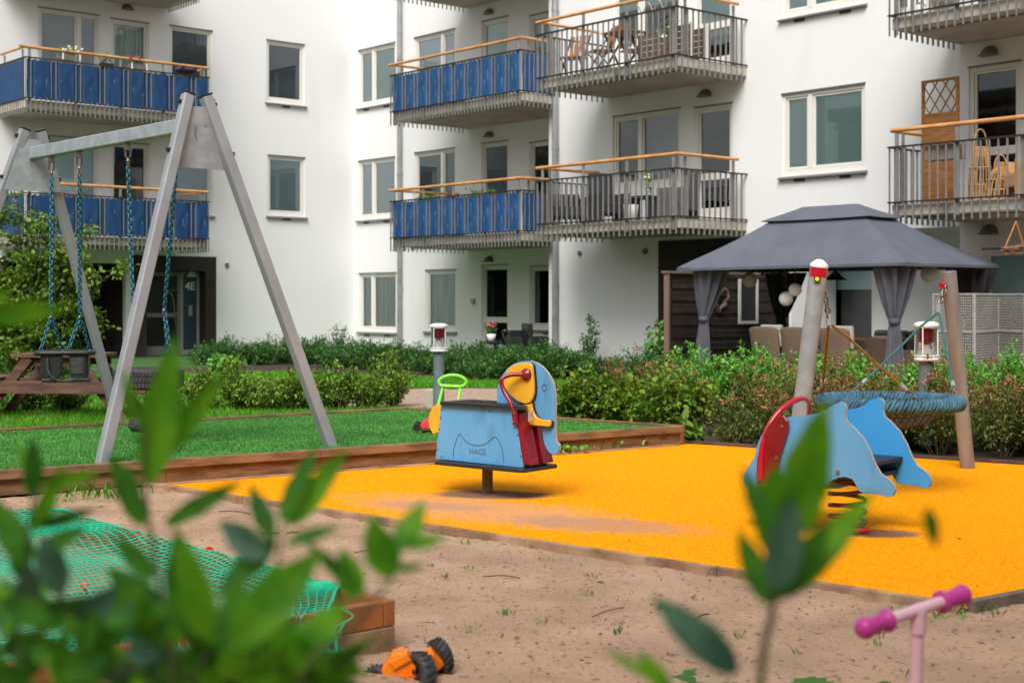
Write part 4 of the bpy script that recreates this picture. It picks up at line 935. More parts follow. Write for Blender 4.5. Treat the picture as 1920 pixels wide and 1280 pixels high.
for i, (x, z) in enumerate(q[:1]): p_ = DL @ Vector((x, -DW-.011, z)); mb.cyl(p_, p_-SD*.008, .012, 10)
mb.build('bolt', m_bolt, pa)
# seats, floor
dx = lambda f_: dol[0][0]+(dol[24][0]-dol[0][0])*f_
zm = DP.z+trace(vplane(DP), z8([(850,480)]))[0][1]
for f_ in (.28, .70):
    mb = MB(); mb.box(dx(f_)-.11, -DW+.013, zm-.02, dx(f_)+.11, DW-.013, zm+.005, DL); mb.build('seat', m_black, t, .006)
mb = MB(); mb.box(-.2, -DW+.013, .335, .2, DW-.013, .36, DL); mb.build('foot_board', m_black, t, .004)
# red arch : two flat crescent boards and the bow over them
x_a = trace(vplane(DP-SD*(DW+.02)), z8([(346,480)]))[0][0]; zt_a = CH-(750-YH)/F*(7.95)
mb = MB(); pts = []
zb_a = .30; H_a = zt_a-zb_a; half_a = DW+.045
for k in range(25):
    th = math.pi*k/24; pts.append(Vector((x_a+.11*math.sin(th)**2, -half_a*math.cos(th), zb_a+H_a*math.sin(th)**.62)))
mb.tube([DL @ p_ for p_ in pts], .016, 10); mb.build('arch', m_redp, t)
mb = MB()
cres = trace(vplane(DP-SD*(DW+.03)), z8([(326,650),(318,560),(322,480),(342,390),(376,315),(420,262),(452,262),(474,290),(478,320),(462,380),(440,450),(425,520),(412,600),(405,660)]))
mb.prism(cres, -DW-.040, -DW-.018, DL); mb.build('arch_board', m_red, t, .003, 1)
for x, z in q[1:]: mb = MB(); p_ = DL @ Vector((x+.005, -DW-.040, z)); mb.cyl(p_, p_-SD*.006, .009, 10); mb.build('bolt', m_bolt, t)
m_spring = mat('spring_maroon', lin(104,40,38), .45, c2=lin(84,34,32), scale=10)
mb = MB(); N_ = 5.0; pts = [Vector((.098*math.cos(a*2*math.pi), .098*math.sin(a*2*math.pi), .03+.30*(a/N_)**1.15)) for a in np.linspace(0, N_, 150)]
mb.tube(pts, .0115, 7); mb.build('spring', m_spring, t)
mb = MB(); mb.cyl((.0,.0,-.01),(0,0,.025),.115,28); mb.build('base_plate', m_sill, t)
mb = MB(); mb.cyl((.0,-.13,.045),(.09,-.13,.045),.014,10); mb.build('clamp', m_redp, t); mb = MB(); mb.cyl((0,0,.33),(0,0,.336),.13,24); mb.build('top_plate', m_red, t)

# ------------------------------------------------------------------ toy mower behind the elephant
m_lime = mat('plastic_lime', lin(134,232,60), .35, trans=.0); m_pinkred = mat('plastic_red', lin(232,60,72), .35); m_yelp = mat('plastic_yellow', lin(240,180,40), .35)
MP = Vector((-.70, 12.3, .167)); t = thing('toy_mower', 'childs toy mower with lime green handle and red body on the turf', 'toy', MP)
k_ = 12.3/F
def mp(x, y, dy=0): return Vector((((x-CX)*k_-MP.x), dy, CH-(y-YH)*k_-MP.z))
mb = MB(); mb.tube(spline([mp(812,808,.06), mp(816,785,.09), mp(819,768,.1), mp(828,730,.16)], 4), .013, 8); mb.tube(spline([mp(852,808,.06), mp(853,785,.09), mp(857,760,.1), mp(862,730,.16)], 4), .013, 8)
mb.tube([mp(824,725,.16)+Vector((0,0,0)), mp(862,727,.16)], .017, 8); hd_ = mb.build('handle', m_lime, t)
mb = MB(); mb.tube([mp(847+26*math.cos(a)*(1-.1*math.sin(a)), 717-12*math.sin(a), .17) for a in np.linspace(0, 2*np.pi, 25)[:-1]], .015, 8, closed=True); mb.build('grip', m_lime, hd_)
mb = MB(); mb.prism([(mp(x, y).x, mp(x, y).z) for x, y in [(787,803),(790,794),(802,782),(812,772),(822,772),(850,774),(856,803)]], -.08, .12); mb.build('body', m_pinkred, t, .012, 3)
for x, y, r in ((783,799,.033),(845,800,.033)):
    c = mp(x, y); 
    for dy in (-.12, .10): mb = MB(); mb.tube([c+Vector((0,dy,0)), c+Vector((0,dy+.05,0))], r, 18); mb.build('wheel', m_black, t)

# ------------------------------------------------------------------ bollard lamps
def bollard(label, p, s=1.0):
    t = thing('bollard_lamp', label, 'lamp', p, 0, 'bollard lamps'); H = .70*s if False else .70
    mb = MB(); mb.cyl((0,0,-.02),(0,0,.70),.066,24); mb.build('post', m_grey, t)
    mb = MB(); mb.lathe([(.001,.70),(.104,.70),(.106,.715),(.100,.735),(.001,.735)], 28); mb.build('collar', m_whitep, t)
    mb = MB(); mb.lathe([(.106,1.00),(.108,1.012),(.104,1.022),(.07,1.036),(.001,1.042)], 28); mb.lathe([(.001,1.00),(.112,1.00)],28); mb.build('cap', m_whitep, t)
    mb = MB()
    for k in range(4): a = math.pi/4+k*math.pi/2+.2; mb.box(-.005, -.004, .735, .005, .004, 1.0, Matrix.Translation((.098*math.cos(a), .098*math.sin(a), 0)) @ Matrix.Rotation(a+math.pi/2, 4, 'Z'))
    for z in (.737, .985): mb.lathe([(.100,z),(.106,z),(.106,z+.014),(.100,z+.014),(.100,z)], 28)
    mb.build('cage', m_whitep, t)
    mb = MB()
    for i in range(7): z = .862+i*.0165; mb.lathe([(.05,z+.012),(.076,z),(.076,z+.006),(.05,z+.015)], 24)
    mb.lathe([(.05,.86),(.05,.975)], 20); mb.build('louvre', mat('louvre_red', lin(176,34,48), .4), t)
    mb = MB(); mb.lathe([(.082,.735),(.082,.765),(.070,.79),(.035,.80),(.030,.81),(.042,.83),(.042,.85),(.001,.86)], 24); mb.build('lamp_base', m_whitep, t)
    mb = MB(); mb.lathe([(.094,.75),(.094,.985)], 28); mb.build('glass', glassmat('lamp_glass', (.95,.97,.97,1), .8), t)
bollard('slim bollard lamp with red louvres by the path, left of the elephant', (-.875, 17.0, .0))
bp_ = Vector(((1737-CX)/F*12.2, 12.2, .09)); bollard('bollard lamp with red louvres rising from the hedge behind the basket swing', bp_)
# low pale box at the path
p = gp(798, 786); t = tag(MB().box(-.10,-.08,-.0,.08,.08,.24).build('junction_box', mat('box_grey', lin(176,170,152), .6), None, .01), 'small pale grey box on the ground beside the bollard at the path', 'box'); t.location = (p.x, 17.2, 0)

# ------------------------------------------------------------------ picnic table
m_pic = mat('picnic_wood', lin(112,80,62), .75, c2=lin(76,52,40), scale=4, stretch=(1,6,6), bump=.3)
PT = gp(104, 776); PT = Vector((-5.05, 16.0, 0)); t = thing('picnic_table', 'brown wooden picnic table with attached benches on the lawn behind the swing', 'picnic table', PT, R(-4))
for i in range(5):
    mb = MB(); mb.box(-.46, -.36+i*.145, .68, .50, -.36+i*.145+.135, .72); mb.build('table_board', m_pic, t, .006)
for sy in (-1, 1):
    mb = MB(); mb.box(-.95 if False else -.98, sy*.0-.0, 0, -.97, .0, .0) if False else None
for sx in (-.74, .74):
    mb = MB(); mb.box(sx-.13-(.30 if sx<0 else -.0), -.40, .42, sx+.13+(.0 if sx < 0 else .0), .40, .46); mb.build('bench', m_pic, t, .006)
for y in (-.32, .32):
    for s in (-1, 1): mb = MB(); mb.beam((s*.82, y, -.02), (s*.26, y, .68), .05, .11, up=(1,0,0)); mb.build('leg', m_pic, t, .006)
    mb = MB(); mb.beam((-1.12, y-.052, .355), (1.08, y-.052, .355), .045, .14); mb.build('cross_beam', m_pic, t, .006)
    mb = MB(); mb.beam((-.40, y+.05, .63), (.42, y+.05, .63), .045, .10); mb.build('top_beam', m_pic, t, .006)

# ------------------------------------------------------------------ sandbox and net
Q = Vector((-.47, 5.30, 0)); SA = Vector((-.655,.756,0)); SV = Vector((-.756,-.655,0)); LA, LV, SH = 3.1, 2.6, .19
t = thing('sandbox', 'square timber sandbox half covered by a green net', 'sandbox')
m_sandbox_b = mat('sandbox_board', lin(168,104,54), .75, c2=lin(130,80,44), scale=5, bump=.3, dark=lin(110,80,56), dscale=4, drange=(.5,.75))
def wall_(a, b, odd, nm='side_board'):
    for z0, z1, off in ((.095, SH, 0), (.0, .093, 0)):
        mb = MB(); d = (b-a).normalized(); k_ = -.025 if odd == (z0 > .05) else .0265; mb.beam(a+d*k_+Vector((0,0,(z0+z1)/2)), b-d*k_+Vector((0,0,(z0+z1)/2)), .05, z1-z0); mb.build(nm, m_sandbox_b if z0 > .05 else m_timbert, t, .005)
C_ = [Q, Q+SA*LA, Q+SA*LA+SV*LV, Q+SV*LV]
for i in range(4): wall_(C_[i], C_[(i+1) % 4], i % 2 == 0)
mb = MB(); mb.grid([[tuple(Q+SA*(LA*i/30)+SV*(LV*j/30)+Vector((0,0,.05+.03*noise.noise(Vector((i*.4,j*.4,1)))))) for j in range(31)] for i in range(31)]); mb.build('sand_fill', m_sand, t)
# net
t_ = 'net'
def netpt(a, b):
    b = b+.10*max(0, 1-max(a, 0)/.16)**1.5*(1-b)
    return netpt_(a, b)
def netpt_(a, b):                                    # a along SA 0..1 (extended), b along SV
    wob = .08*noise.noise(Vector((a*2.6, b*3.3, 3)))+.025*noise.noise(Vector((a*8, b*7, 5)))
    x = a+.16*noise.noise(Vector((a*1.6, b*2.6, 9)))*min(1,8*max(0,a+.03))+.06*noise.noise(Vector((a*5, b*5, 19)))*min(1,8*max(0,a+.03)); y = b+(.16*noise.noise(Vector((a*2.4, b*1.7, 14)))+.05*noise.noise(Vector((a*7, b*6, 24))))*min(1,6*max(0,b+.1))
    e = min(x*LA, (1-x)*LA, y*LV, (1-y)*LV)
    z = SH+.012-(.085*min(max(e, 0)/.45, 1)**.7)+wob*min(max(e, 0)/.2, 1)+.03*math.sin(a*9+b*4)*min(max(e,0)/.5,1)
    if e < 0: z = max(SH+.012+e*1.4, .012)+.01*noise.noise(Vector((a*30,b*30,0)))
    if e < 0: 
        lim = -.045
        x = max(x, lim/LA+ (x)*.25); y = max(y, lim/LV+y*.25)
    p_ = Q+SA*(x*LA)+SV*(y*LV); return (p_.x, p_.y, z)
mb = MB(); NA, NB = 92, 78; a0, a1, b0, b1 = -.035, .97, .0, 1.02
for i in range(NA+1):
    a = a0+(a1-a0)*i/NA; mb.tube([netpt(a+.08*(j/NB), b0+(b1-b0)*j/NB) for j in range(NB+1)], .0031, 3)
for j in range(NB+1):
    b = b0+(b1-b0)*j/NB; mb.tube([netpt(a0+(a1-a0)*i/NA+.08*(j/NB), b) for i in range(NA+1)], .0031, 3)
rim = [netpt(a0+(a1-a0)*i/NA, b0) for i in range(NA+1)]; mb.tube([(p_[0],p_[1],p_[2]+.004) for p_ in rim], .007, 5)
m_net = mat('net_green', lin(16,190,146), .6, island=.0)
tag(mb.build('sandbox_net', m_net), 'turquoise green netting draped over the timber sandbox', 'net')
# bunched net hanging over the near right corner
mb = MB()
for i in range(16):
    a = rng.uniform(-.02, .05); b = rng.uniform(.26, .46); pts = []
    base = Q+SV*(b)+SA*0
    out_ = Vector((.655,-.756,0))
    for k in range(7): pts.append(base+out_*(.02+.035*k/6+.02*rng.normal())+SV*(.03*rng.normal()+.05*math.sin(k+i))+Vector((0,0,SH+.01-.20*k/6)))
    mb.tube(spline(pts, 3), .003, 4)
tag(mb.build('net_tail', m_net), 'bunched end of green netting hanging over the sandbox corner', 'net')
for (x, y, s, ang) in [(160,1112,.018,.4),(395,1038,.028,1.2),(312,1014,.022,2),(770,860,.0,0)]:
    if s == 0: continue
    c = gp(x, y, .065); mb = MB(); mb.lathe([(.001,0),(s*.6,0),(s,.045),(s*.92,.045),(s*.5,.008),(.001,.008)], 14, Matrix.Translation(c) @ Matrix.Rotation(ang, 4, 'X'))
    tag(mb.build('sand_mould', mat('plastic_orange_red', lin(222,70,40), .4)), {160:'orange red sand mould lying under the net at the left',395:'orange red sand mould under the far edge of the net',312:'small orange red sand mould behind the net rim'}[x], 'toy')

# ------------------------------------------------------------------ overturned toy tractor
TP = gp(785, 1266, 0); t = thing('toy_tractor', 'orange toy tractor with big black wheels lying on its side in the sand', 'toy', TP)
m_or = mat('plastic_orange', lin(246,134,14), .35, c2=lin(240,120,8), scale=6); kt = TP.y/F
def tp_(x, y, dy=0): return Vector(((x-CX)*kt-TP.x, dy, CH-(y-YH)*kt-TP.z))
def twheel(c, r, wd, axis):
    q = Vector(axis).to_track_quat('Z','Y').to_matrix().to_4x4(); T = Matrix.Translation(c) @ q
    mb = MB(); mb.lathe([(r*.55,-wd/2),(r*.9,-wd/2),(r,-wd*.3),(r,wd*.3),(r*.9,wd/2),(r*.55,wd/2),(r*.55,-wd/2)], 30, T)
    for k in range(18): mb.box(-.0035,-r*.06,-wd*.48,.0035,r*.06,wd*.48, T @ Matrix.Rotation(2*math.pi*k/18, 4, 'Z') @ Matrix.Translation((r+.001,0,0)) @ Matrix.Rotation(.5, 4, 'X'))
    wl = mb.build('wheel', m_rubber, t)
    mb = MB(); mb.lathe([(.001,-wd*.2),(r*.12,-wd*.25),(r*.54,-wd*.3),(r*.54,wd*.3),(r*.12,wd*.25),(.001,wd*.2)], 20, T)
    for k in range(5): mb.box(r*.12,-r*.05,-wd*.45,r*.52,r*.05,wd*.45, T @ Matrix.Rotation(2*math.pi*k/5, 4, 'Z'))
    mb.build('rim', m_black, wl)
twheel(tp_(825,1236,.06), .058, .04, (.75,.5,.25)); twheel(tp_(788,1258,-.04), .074, .05, (-.80,-.60,.12)); twheel(tp_(708,1274,-.0), .050, .04, (-.5,-.85,.15)); twheel(tp_(850,1296,-.05), .05, .04, (.2,-.6,.8))
mb = MB(); mb.prism([(tp_(x,y).x, tp_(x,y).z) for x, y in [(716,1250),(735,1222),(752,1216),(770,1228),(800,1262),(835,1285),(835,1310),(722,1310),(722,1270)]], -.04, .05); mb.build('hull', m_or, t, .008, 2)
mb = MB(); mb.box(-.035,-.03,-.02,.035,.03,.02, Matrix.Translation(tp_(812,1238,.03)) @ Matrix.Rotation(.8, 4, 'Y') @ Matrix.Rotation(.4, 4, 'Z')); mb.build('engine_cover', m_or, t, .008, 2)
mb = MB(); mb.box(-.035,-.05,-.018,.035,.02,.018, Matrix.Translation(tp_(752,1233,-.0)) @ Matrix.Rotation(-.5, 4, 'Y')); mb.build('cab', m_or, t, .006, 2)
mb = MB(); mb.prism([(tp_(x,y).x, tp_(x,y).z) for x, y in [(738,1262),(790,1258),(796,1266),(742,1272)]], -.055, -.041); mb.build('stripe', mat('plastic_deep_orange', lin(236,92,20), .4), t)

# ------------------------------------------------------------------ pink scooter
SY = 3.05; ks = SY/F
def sc(x, y, dy=0): Y = SY+dy; return Vector(((x-CX)/F*Y, Y, CH-(y-YH)/F*Y))
b_ = sc(1721,1160); t = thing('kick_scooter', 'pale pink childs scooter with magenta grips standing in the sand', 'scooter', (b_.x, b_.y, 0)); o3 = Vector((b_.x, b_.y, 0))
m_pp = mat('scooter_pink', lin(236,188,200), .3, coat=.4); m_mg = mat('grip_magenta', lin(196,60,148), .45)
l_, r_ = sc(1612,1180,-.06)-o3, sc(1812,1112,.12)-o3; dh = (r_-l_).normalized()
mb = MB(); mb.cyl(l_+dh*.05, r_-dh*.05, .0135, 14); mb.build('handlebar', m_pp, t)
for e, s in ((l_, 1), (r_, -1)):
    q = (dh*s).to_track_quat('Z','Y').to_matrix().to_4x4(); T = Matrix.Translation(e) @ q
    mb = MB(); mb.lathe([(.001,-.004),(.014,-.002),(.021,.006),(.0235,.014),(.0225,.022),(.019,.030),(.0185,.066),(.021,.074),(.025,.078),(.025,.085),(.014,.084)], 20, T); mb.build('grip', m_mg, t)
c_ = l_+(r_-l_)*.53; mb = MB(); mb.cyl(c_, Vector((c_.x-.01, c_.y, .10)), .0135, 14); mb.cyl(c_+Vector((0,0,-.0)), c_-Vector((0,0,.05)), .018, 14); mb.build('stem', m_pp, t)
mb = MB(); mb.beam((c_.x-.01,c_.y,.08),(c_.x+.35,c_.y+.32,.065),.10,.02); mb.build('deck', m_pp, t, .006)
for p_ in ((c_.x-.01,c_.y,.05),(c_.x+.40,c_.y+.37,.05)):
    mb = MB(); d = Vector((.73,.68,0)); n_ = Vector((.68,-.73,0)); mb.tube([Vector(p_)-n_*.012, Vector(p_)+n_*.012], .05, 24); mb.build('wheel', m_black, t)
# ------------------------------------------------------------------ left tree and plants round the picnic table
def leafy_tree(name, label, base, lims, m, size, per, tw=.03):
    t = thing(name, label, 'tree', base); mb = MB(); tips = []
    for (e, h0, n_tw) in lims:
        e = Vector(e); b = Vector((rng.uniform(-.08,.08), rng.uniform(-.08,.08), 0)); m1 = b.lerp(e, .5)+Vector((0,0,h0)); pts = spline([b, b.lerp(m1,.5)+Vector((rng.normal(0,.04),rng.normal(0,.04),.05)), m1, e], 5)
        mb.tube(pts, [tw*(1-.8*i/(len(pts)-1)) for i in range(len(pts))], 7)
        for k in range(n_tw):
            s = pts[int(rng.integers(int(len(pts)*.35), len(pts)))]; d = Vector((rng.normal(0,1), rng.normal(0,1), rng.normal(.15,.5))).normalized()*rng.uniform(.25,.62); q = s+d
            mb.tube([s, s.lerp(q,.5)+Vector((0,0,.04)), q], [.009,.006,.003], 4); tips.append((s, q))
    mb.build('trunk', m_bark, t)
    P = []; D = []
    for s, q in tips:
        tt = rng.uniform(.25, 1.1, per); st = np.array(s)[None]+(np.array(q)-np.array(s))[None]*tt[:,None]; off = rng.normal(0, .075, (per,3)); off[:,2] *= .5
        P.append(st+off); D.append(off*8+np.array([0,0,-.1])+(np.array(q)-np.array(s))*.8)
    leafobj('crown', cloud_leaves(np.concatenate(P), np.concatenate(D), size, .6, .6, .1), m, t)
    return t
TB = Vector((-7.35, 21.5, 0))
leafy_tree('small_tree', 'small bushy green tree behind the picnic table at the left, in front of the passage', TB,
    [((-.75,.1,2.2),.3,15),((-.2,.2,2.9),.35,16),((.35,-.1,2.55),.3,15),((.75,.1,1.95),.25,14),((1.15,.0,1.55),.25,15),((1.0,-.2,2.35),.3,11),((-.5,-.3,1.4),.2,12),((.2,-.4,1.5),.2,13),((-.95,.2,3.1),.4,11),((.6,.3,1.2),.1,9),((1.3,.2,1.75),.35,10),((.15,.1,2.05),.2,12)], m_lf_tree, .075, 74, .035)
for x, y, H, Rr, lb in ((20,722,.55,.45,'leafy plant at the far left behind the picnic table'),(90,715,.42,.4,'leafy plant under the small tree, right of the far left one'),(420,700,.3,.3,'low plant beside the entrance steps')):
    p = gp(x, y); shrub('garden_plant', lb, 'plant', p, H, Rr, 26, 40, .09, m_lf_green, None, .6, .07)
for (u_, w_, H, Rr, lb) in ((2.0,-1.6,.75,.3,'thin wispy dark shoots rising against the wall near the corner'),(10.6,-1.5,.9,.35,'thin wispy shoots rising at the wall left of the gazebo')):
    p = Wp(u_, w_, 0); shrub('wispy_shrub', lb, 'shrub', p, H, Rr, 12, 34, .075, m_lf_dark, None, .4, .06)
p = at(1245, 700, 24); shrub('climber', 'loose green climber shoots beside the dark cladding', 'plant', (p.x-.1, 24), .95, .3, 10, 30, .09, m_lf_green, None, .6, .06)

# ------------------------------------------------------------------ gazebo
C0 = Vector((2.61, 22.5, 0)); GM = mw(C0, ROT); GL, GD, EZ = 4.2, 2.35, 1.83
t = thing('gazebo', 'dark grey two tier fabric gazebo with tied curtains beside the white wall', 'gazebo', C0, ROT)
m_fab = mat('gazebo_fabric', lin(98,102,112), .75, c2=lin(90,94,105), scale=2, bump=.15, bscale=6, dist=.02, spec=.2)
m_cur = mat('curtain_grey', lin(90,91,99), .85, c2=lin(78,79,87), scale=4); m_curb = mat('curtain_black', lin(30,29,32), .9)
def tier(x0, x1, y0, y1, z0, X0, X1, Y0, Y1, z1, sag, n=16, m_=10):
    mb = MB()
    def ring(q):                                    # q 0 eave .. 1 top
        f = q; zz = z0+(z1-z0)*(q**.9*(1-sag)+sag*q*q)
        ax, bx_ = x0+(X0-x0)*f, x1+(X1-x1)*f; ay, by = y0+(Y0-y0)*f, y1+(Y1-y1)*f; pts = []
        for a, b in (((ax,ay),(bx_,ay)),((bx_,ay),(bx_,by)),((bx_,by),(ax,by)),((ax,by),(ax,ay))):
            for k in range(m_):
                s = k/m_; d = -.05*math.sin(math.pi*s)*(1-q)*(z1-z0)*1.0
                pts.append((a[0]+(b[0]-a[0])*s, a[1]+(b[1]-a[1])*s, zz+d))
        return pts+[pts[0]]
    mb.grid([ring(i/n) for i in range(n+1)], False); return mb
xc, yc = GL/2-.03, GD/2
mb = tier(0, GL, 0, GD, EZ, xc-.85, xc+.85, yc-.32, yc+.32, 2.56, .25)
mb.build('roof', m_fab, t, solid=.006)
mb = tier(xc-1.0, xc+1.0, yc-.42, yc+.42, 2.545, xc-.5, xc+.5, yc-.02, yc+.02, 2.76, .2, 8, 8)
mb.grid([[(xc-.5,yc-.02,2.76),(xc+.5,yc-.02,2.76)],[(xc-.5,yc+.02,2.76),(xc+.5,yc+.02,2.76)]], False); mb.build('upper_roof', m_fab, t, solid=.006)
mb = MB()
for a, b in (((0,0),(GL,0)),((GL,0),(GL,GD)),((GL,GD),(0,GD)),((0,GD),(0,0))): mb.beam((a[0],a[1],EZ-.03),(b[0],b[1],EZ-.022),.012,.04)
mb.build('valance', m_fab, t)
mb = MB()
for a, b in (((.2,.2),(GL-.2,.2)),((GL-.2,.2),(GL-.2,GD-.2)),((GL-.2,GD-.2),(.2,GD-.2)),((.2,GD-.2),(.2,.2))): mb.beam((a[0],a[1],EZ-.02),(b[0],b[1],EZ-.02),.03,.03)
for x, y in ((.2,.2),(GL-.2,.2),(GL-.2,GD-.2),(.2,GD-.2)): mb.beam((x,y,EZ),(xc+(.8 if x > 2 else -.8),yc+(.3 if y > 1 else -.3),2.5),.02,.02)
mb.build('roof_frame', m_black, t)
def curtain(x, y, tie, m, lean=0.0, z0=.05, w_=.17):
    rows = []
    for j in range(19):
        z = z0+(EZ-.06-z0)*j/18; q = (z-tie)/(EZ-tie) if z > tie else (tie-z)/(tie-z0)
        r = .06+(w_*1.15 if z > tie else .095)*min(q, 1)**.75; cxx = x+lean*(max(q, 0) if z > tie else -.35*q)
        rows.append([(cxx+r*math.cos(a)*(1+.28*math.sin(9*a+.6*math.sin(j*.3))), y+r*.55*math.sin(a)*(1+.28*math.sin(9*a+.6*math.sin(j*.3))), z) for a in np.linspace(0, 2*math.pi, 73)])
    mb = MB(); mb.grid(rows); c = mb.build('curtain', m, t)
    mb = MB(); mb.lathe([(.072,tie-.035),(.085,tie-.03),(.088,tie+.03),(.074,tie+.04)], 20, Matrix.Translation((x,y,0))); mb.build('tie_band', m, c)
for x, y, m, ln in ((.32,.28,m_cur,.16),(GL-.38,.28,m_cur,.0),(GL-.3,GD-.25,m_curb,-.0),(.4,GD-.25,m_curb,.1)):
    mb = MB(); mb.box(x-.02, y-.02, 0, x+.02, y+.02, EZ-.035); mb.build('post', m_black, t, .004); curtain(x, y, 1.02 if m is m_cur else 1.0, m, ln, w_=.20 if m is m_cur else .24)
def gpt(x, y, z=0): return GM @ Vector((x, y, z))
def gline(px_, y): return hit(GM @ Matrix.Translation((0, y, 0)), px_, 600)[0]
# wicker armchairs
m_wick = mat('wicker_brown', lin(128,108,90), .75, c2=lin(88,72,60), scale=60, stretch=(1,1,2.2), bump=.7, bscale=90, dist=.006)
m_cush = mat('cushion_pale', lin(190,184,176), .9); m_cushg = mat('cushion_grey', lin(128,124,122), .9)
def wicker(px_, lb, src=None):
    x = gline(px_, .42); loc = gpt(x, .42)
    if src is None:
        t = thing('wicker_chair', lb, 'chair', loc, ROT, 'wicker chairs at the gazebo table')
        mb = MB(); rows = []
        for j in range(9):
            z = .12+.80*j/8; wd = .24+.035*(j/8); yb = -.02-.13*(j/8)
            rows.append([(wd*s, yb+.05*abs(s)**3, z-(.04*abs(s)**4 if j == 8 else 0)) for s in np.linspace(-1, 1, 13)])
        mb.grid(rows); mb.build('backrest', m_wick, t, solid=.045, bevel=.012)
        mb = MB(); mb.box(-.25, .0, .30, .25, .50, .40); mb.build('seat', m_wick, t, .02)
        mb = MB(); mb.box(-.23, .02, .401, .23, .48, .45); mb.build('seat_cushion', m_cush, t, .02)
        for s in (-1, 1): mb = MB(); mb.box(s*.27-.03, .0, .0, s*.27+.03, .48, .60); mb.build('armrest', m_wick, t, .02)
        mb = MB(); mb.box(-.20, .05, .60, .20, .13, .945); mb.build('back_cushion', m_cush, t, .025)
        return t
    c = copy_tree(src); c.location = loc; c['label'] = lb; return c
w1 = wicker(1440, 'leftmost of the three wicker chairs with backs to the playground under the gazebo')
bpy.context.view_layer.update()
wicker(1499, 'middle of the three wicker chairs with backs to the playground under the gazebo', w1); wicker(1571, 'wicker chair back just right of the banded metal post under the gazebo', w1)
c = wicker(1640, 'low brown wicker chair at the right end under the gazebo table', w1); c.location = gpt(3.15, .95, -.15)
c = wicker(1700, 'wicker chair with pale cushion turned sideways at the gazebo table end', w1); c.location = gpt(3.72, 1.3, 0); c.rotation_euler = (0, 0, ROT+R(100))
# table, sofa cushions
t = thing('garden_table', 'wooden garden table behind the wicker chairs in the gazebo', 'table', gpt(2.35, 1.25), ROT)
mb = MB(); 
for i in range(6): mb.box(-.95, -.40+i*.135, .735, .95, -.40+i*.135+.128, .765)
mb.build('tabletop', mat('teak', lin(160,118,76), .6, c2=lin(128,90,56), scale=5), t, .004)
for x in (-.8,.8):
    for y in (-.3,.3): mb = MB(); mb.box(x-.035,y-.035,0,x+.035,y+.035,.733); mb.build('leg', m_wick, t)
t = thing('garden_sofa', 'dark outdoor sofa with grey cushions along the wall behind the gazebo table', 'sofa', gpt(2.6, 2.75), ROT)
mb = MB(); mb.box(-1.0,-.3,0,1.0,.3,.38); mb.box(-1.0,.31,0,1.0,.42,.82); mb.build('base', m_black, t, .02)
for x in (-.65,0,.65): mb = MB(); mb.box(x-.3,.02,.40,x+.3,.28,.86, Matrix.Rotation(R(-8),4,'X')); mb.build('cushion', m_cushg, t, .06, 3)
# lanterns, pendant, garland
m_paper = mat('paper_white', lin(236,234,230), .8); m_paper_shade = mat('paper_white_shaded', lin(176,174,170), .8)  # second copy of the white paper, shade mixed into its colour
for (x, y, r, yy, m_, lb) in ((1405,525,14.5,.75,m_paper_shade,'shade-tinted white round paper lantern in front of the hanging mirror'),(1491,543,12.5,.55,m_paper,'higher of the two white ball lanterns hanging close together'),(1474,560,13.5,.5,m_paper,'lower of the two white ball lanterns hanging close together'),(1743,513,17,1.3,m_paper_shade,'shade-tinted white round paper lantern right of the gazebo curtain')):
    xx, zz = hit(GM @ Matrix.Translation((0, yy, 0)), x, y); p = gpt(xx, yy, zz); rr = r*p.y/F
    t = thing('paper_lantern', lb, 'lantern', p); mb = MB(); mb.ball((0,0,0), rr, 20); mb.build('shade', m_, t)
    mb = MB(); mb.cyl((0,0,rr), (0,0,max(1.80-p.z, rr+.05)), .005, 5); mb.build('cord', m_stem, t)
xx, zz = hit(GM @ Matrix.Translation((0, 1.2, 0)), 1566, 520); p = gpt(xx, 1.2, zz)
t = thing('pendant_lamp', 'black tiered pendant lamp hanging from the gazebo roof', 'lamp', p)
mb = MB(); mb.lathe([(.19,-.04),(.10,.02),(.09,.02),(.12,.0),(.07,.05),(.06,.05),(.08,.04),(.03,.09),(.001,.10)], 24); mb.build('shade', m_black, t); mb = MB(); mb.cyl((0,0,.09),(0,0,2.3-p.z),.006,5); mb.build('cord', m_black, t)
t = thing('string_lights', 'string of small dark bulbs under the gazebo eave', 'string lights', (0,0,0)); pts = []
for x, y in ((1380,497),(1412,500),(1430,505),(1450,503),(1470,506),(1490,498),(1530,497)): xx, zz = hit(GM @ Matrix.Translation((0, .6, 0)), x, y); pts.append(gpt(xx, .6, zz))
mb = MB(); mb.tube(spline(pts, 4), .004, 4); mb.build('wire', m_black, t)
for p in pts[1:-1]: mb = MB(); mb.cyl(p-Vector((0,0,.015)), p-Vector((0,0,.05)), .012, 8); mb.ball(p-Vector((0,0,.075)), .027, 10); mb.build('bulb', m_black, t)
# louvred partition from the building wall
pu = bh('R', 1480, 560)[0]; L_ = 3.15
t = thing('louvre_screen', 'dark brown louvred timber partition standing out from the wall at the gazebo', 'fence', Wp(pu, -.86, 0), ROT)
m_lou = mat('louvre_brown', lin(50,38,33), .75, c2=lin(30,23,21), scale=6, bump=.3)
mb = MB()
for i in range(17): z = .06+i*.1; mb.beam((-.03+.012*((i%2)*2-1), -.0, z), (-.03+.012*((i%2)*2-1), -L_+.12, z), .022, .088)
mb.build('slats', m_lou, t)
for y in (-L_+.06, -L_*.66, -L_*.33, -.06): mb = MB(); mb.box(-.075, y-.05, 0, -.045, y+.05, 1.76); mb.build('post', mat('post_brown', lin(120,92,76), .8) if y < -3 else m_lou, t)
mb = MB(); mb.box(-.10, -L_-.05, 1.762, .04, -.02, 1.80); mb.build('top_rail', mat('rail_brown', lin(122,104,86), .8, c2=lin(96,80,66), scale=6), t)
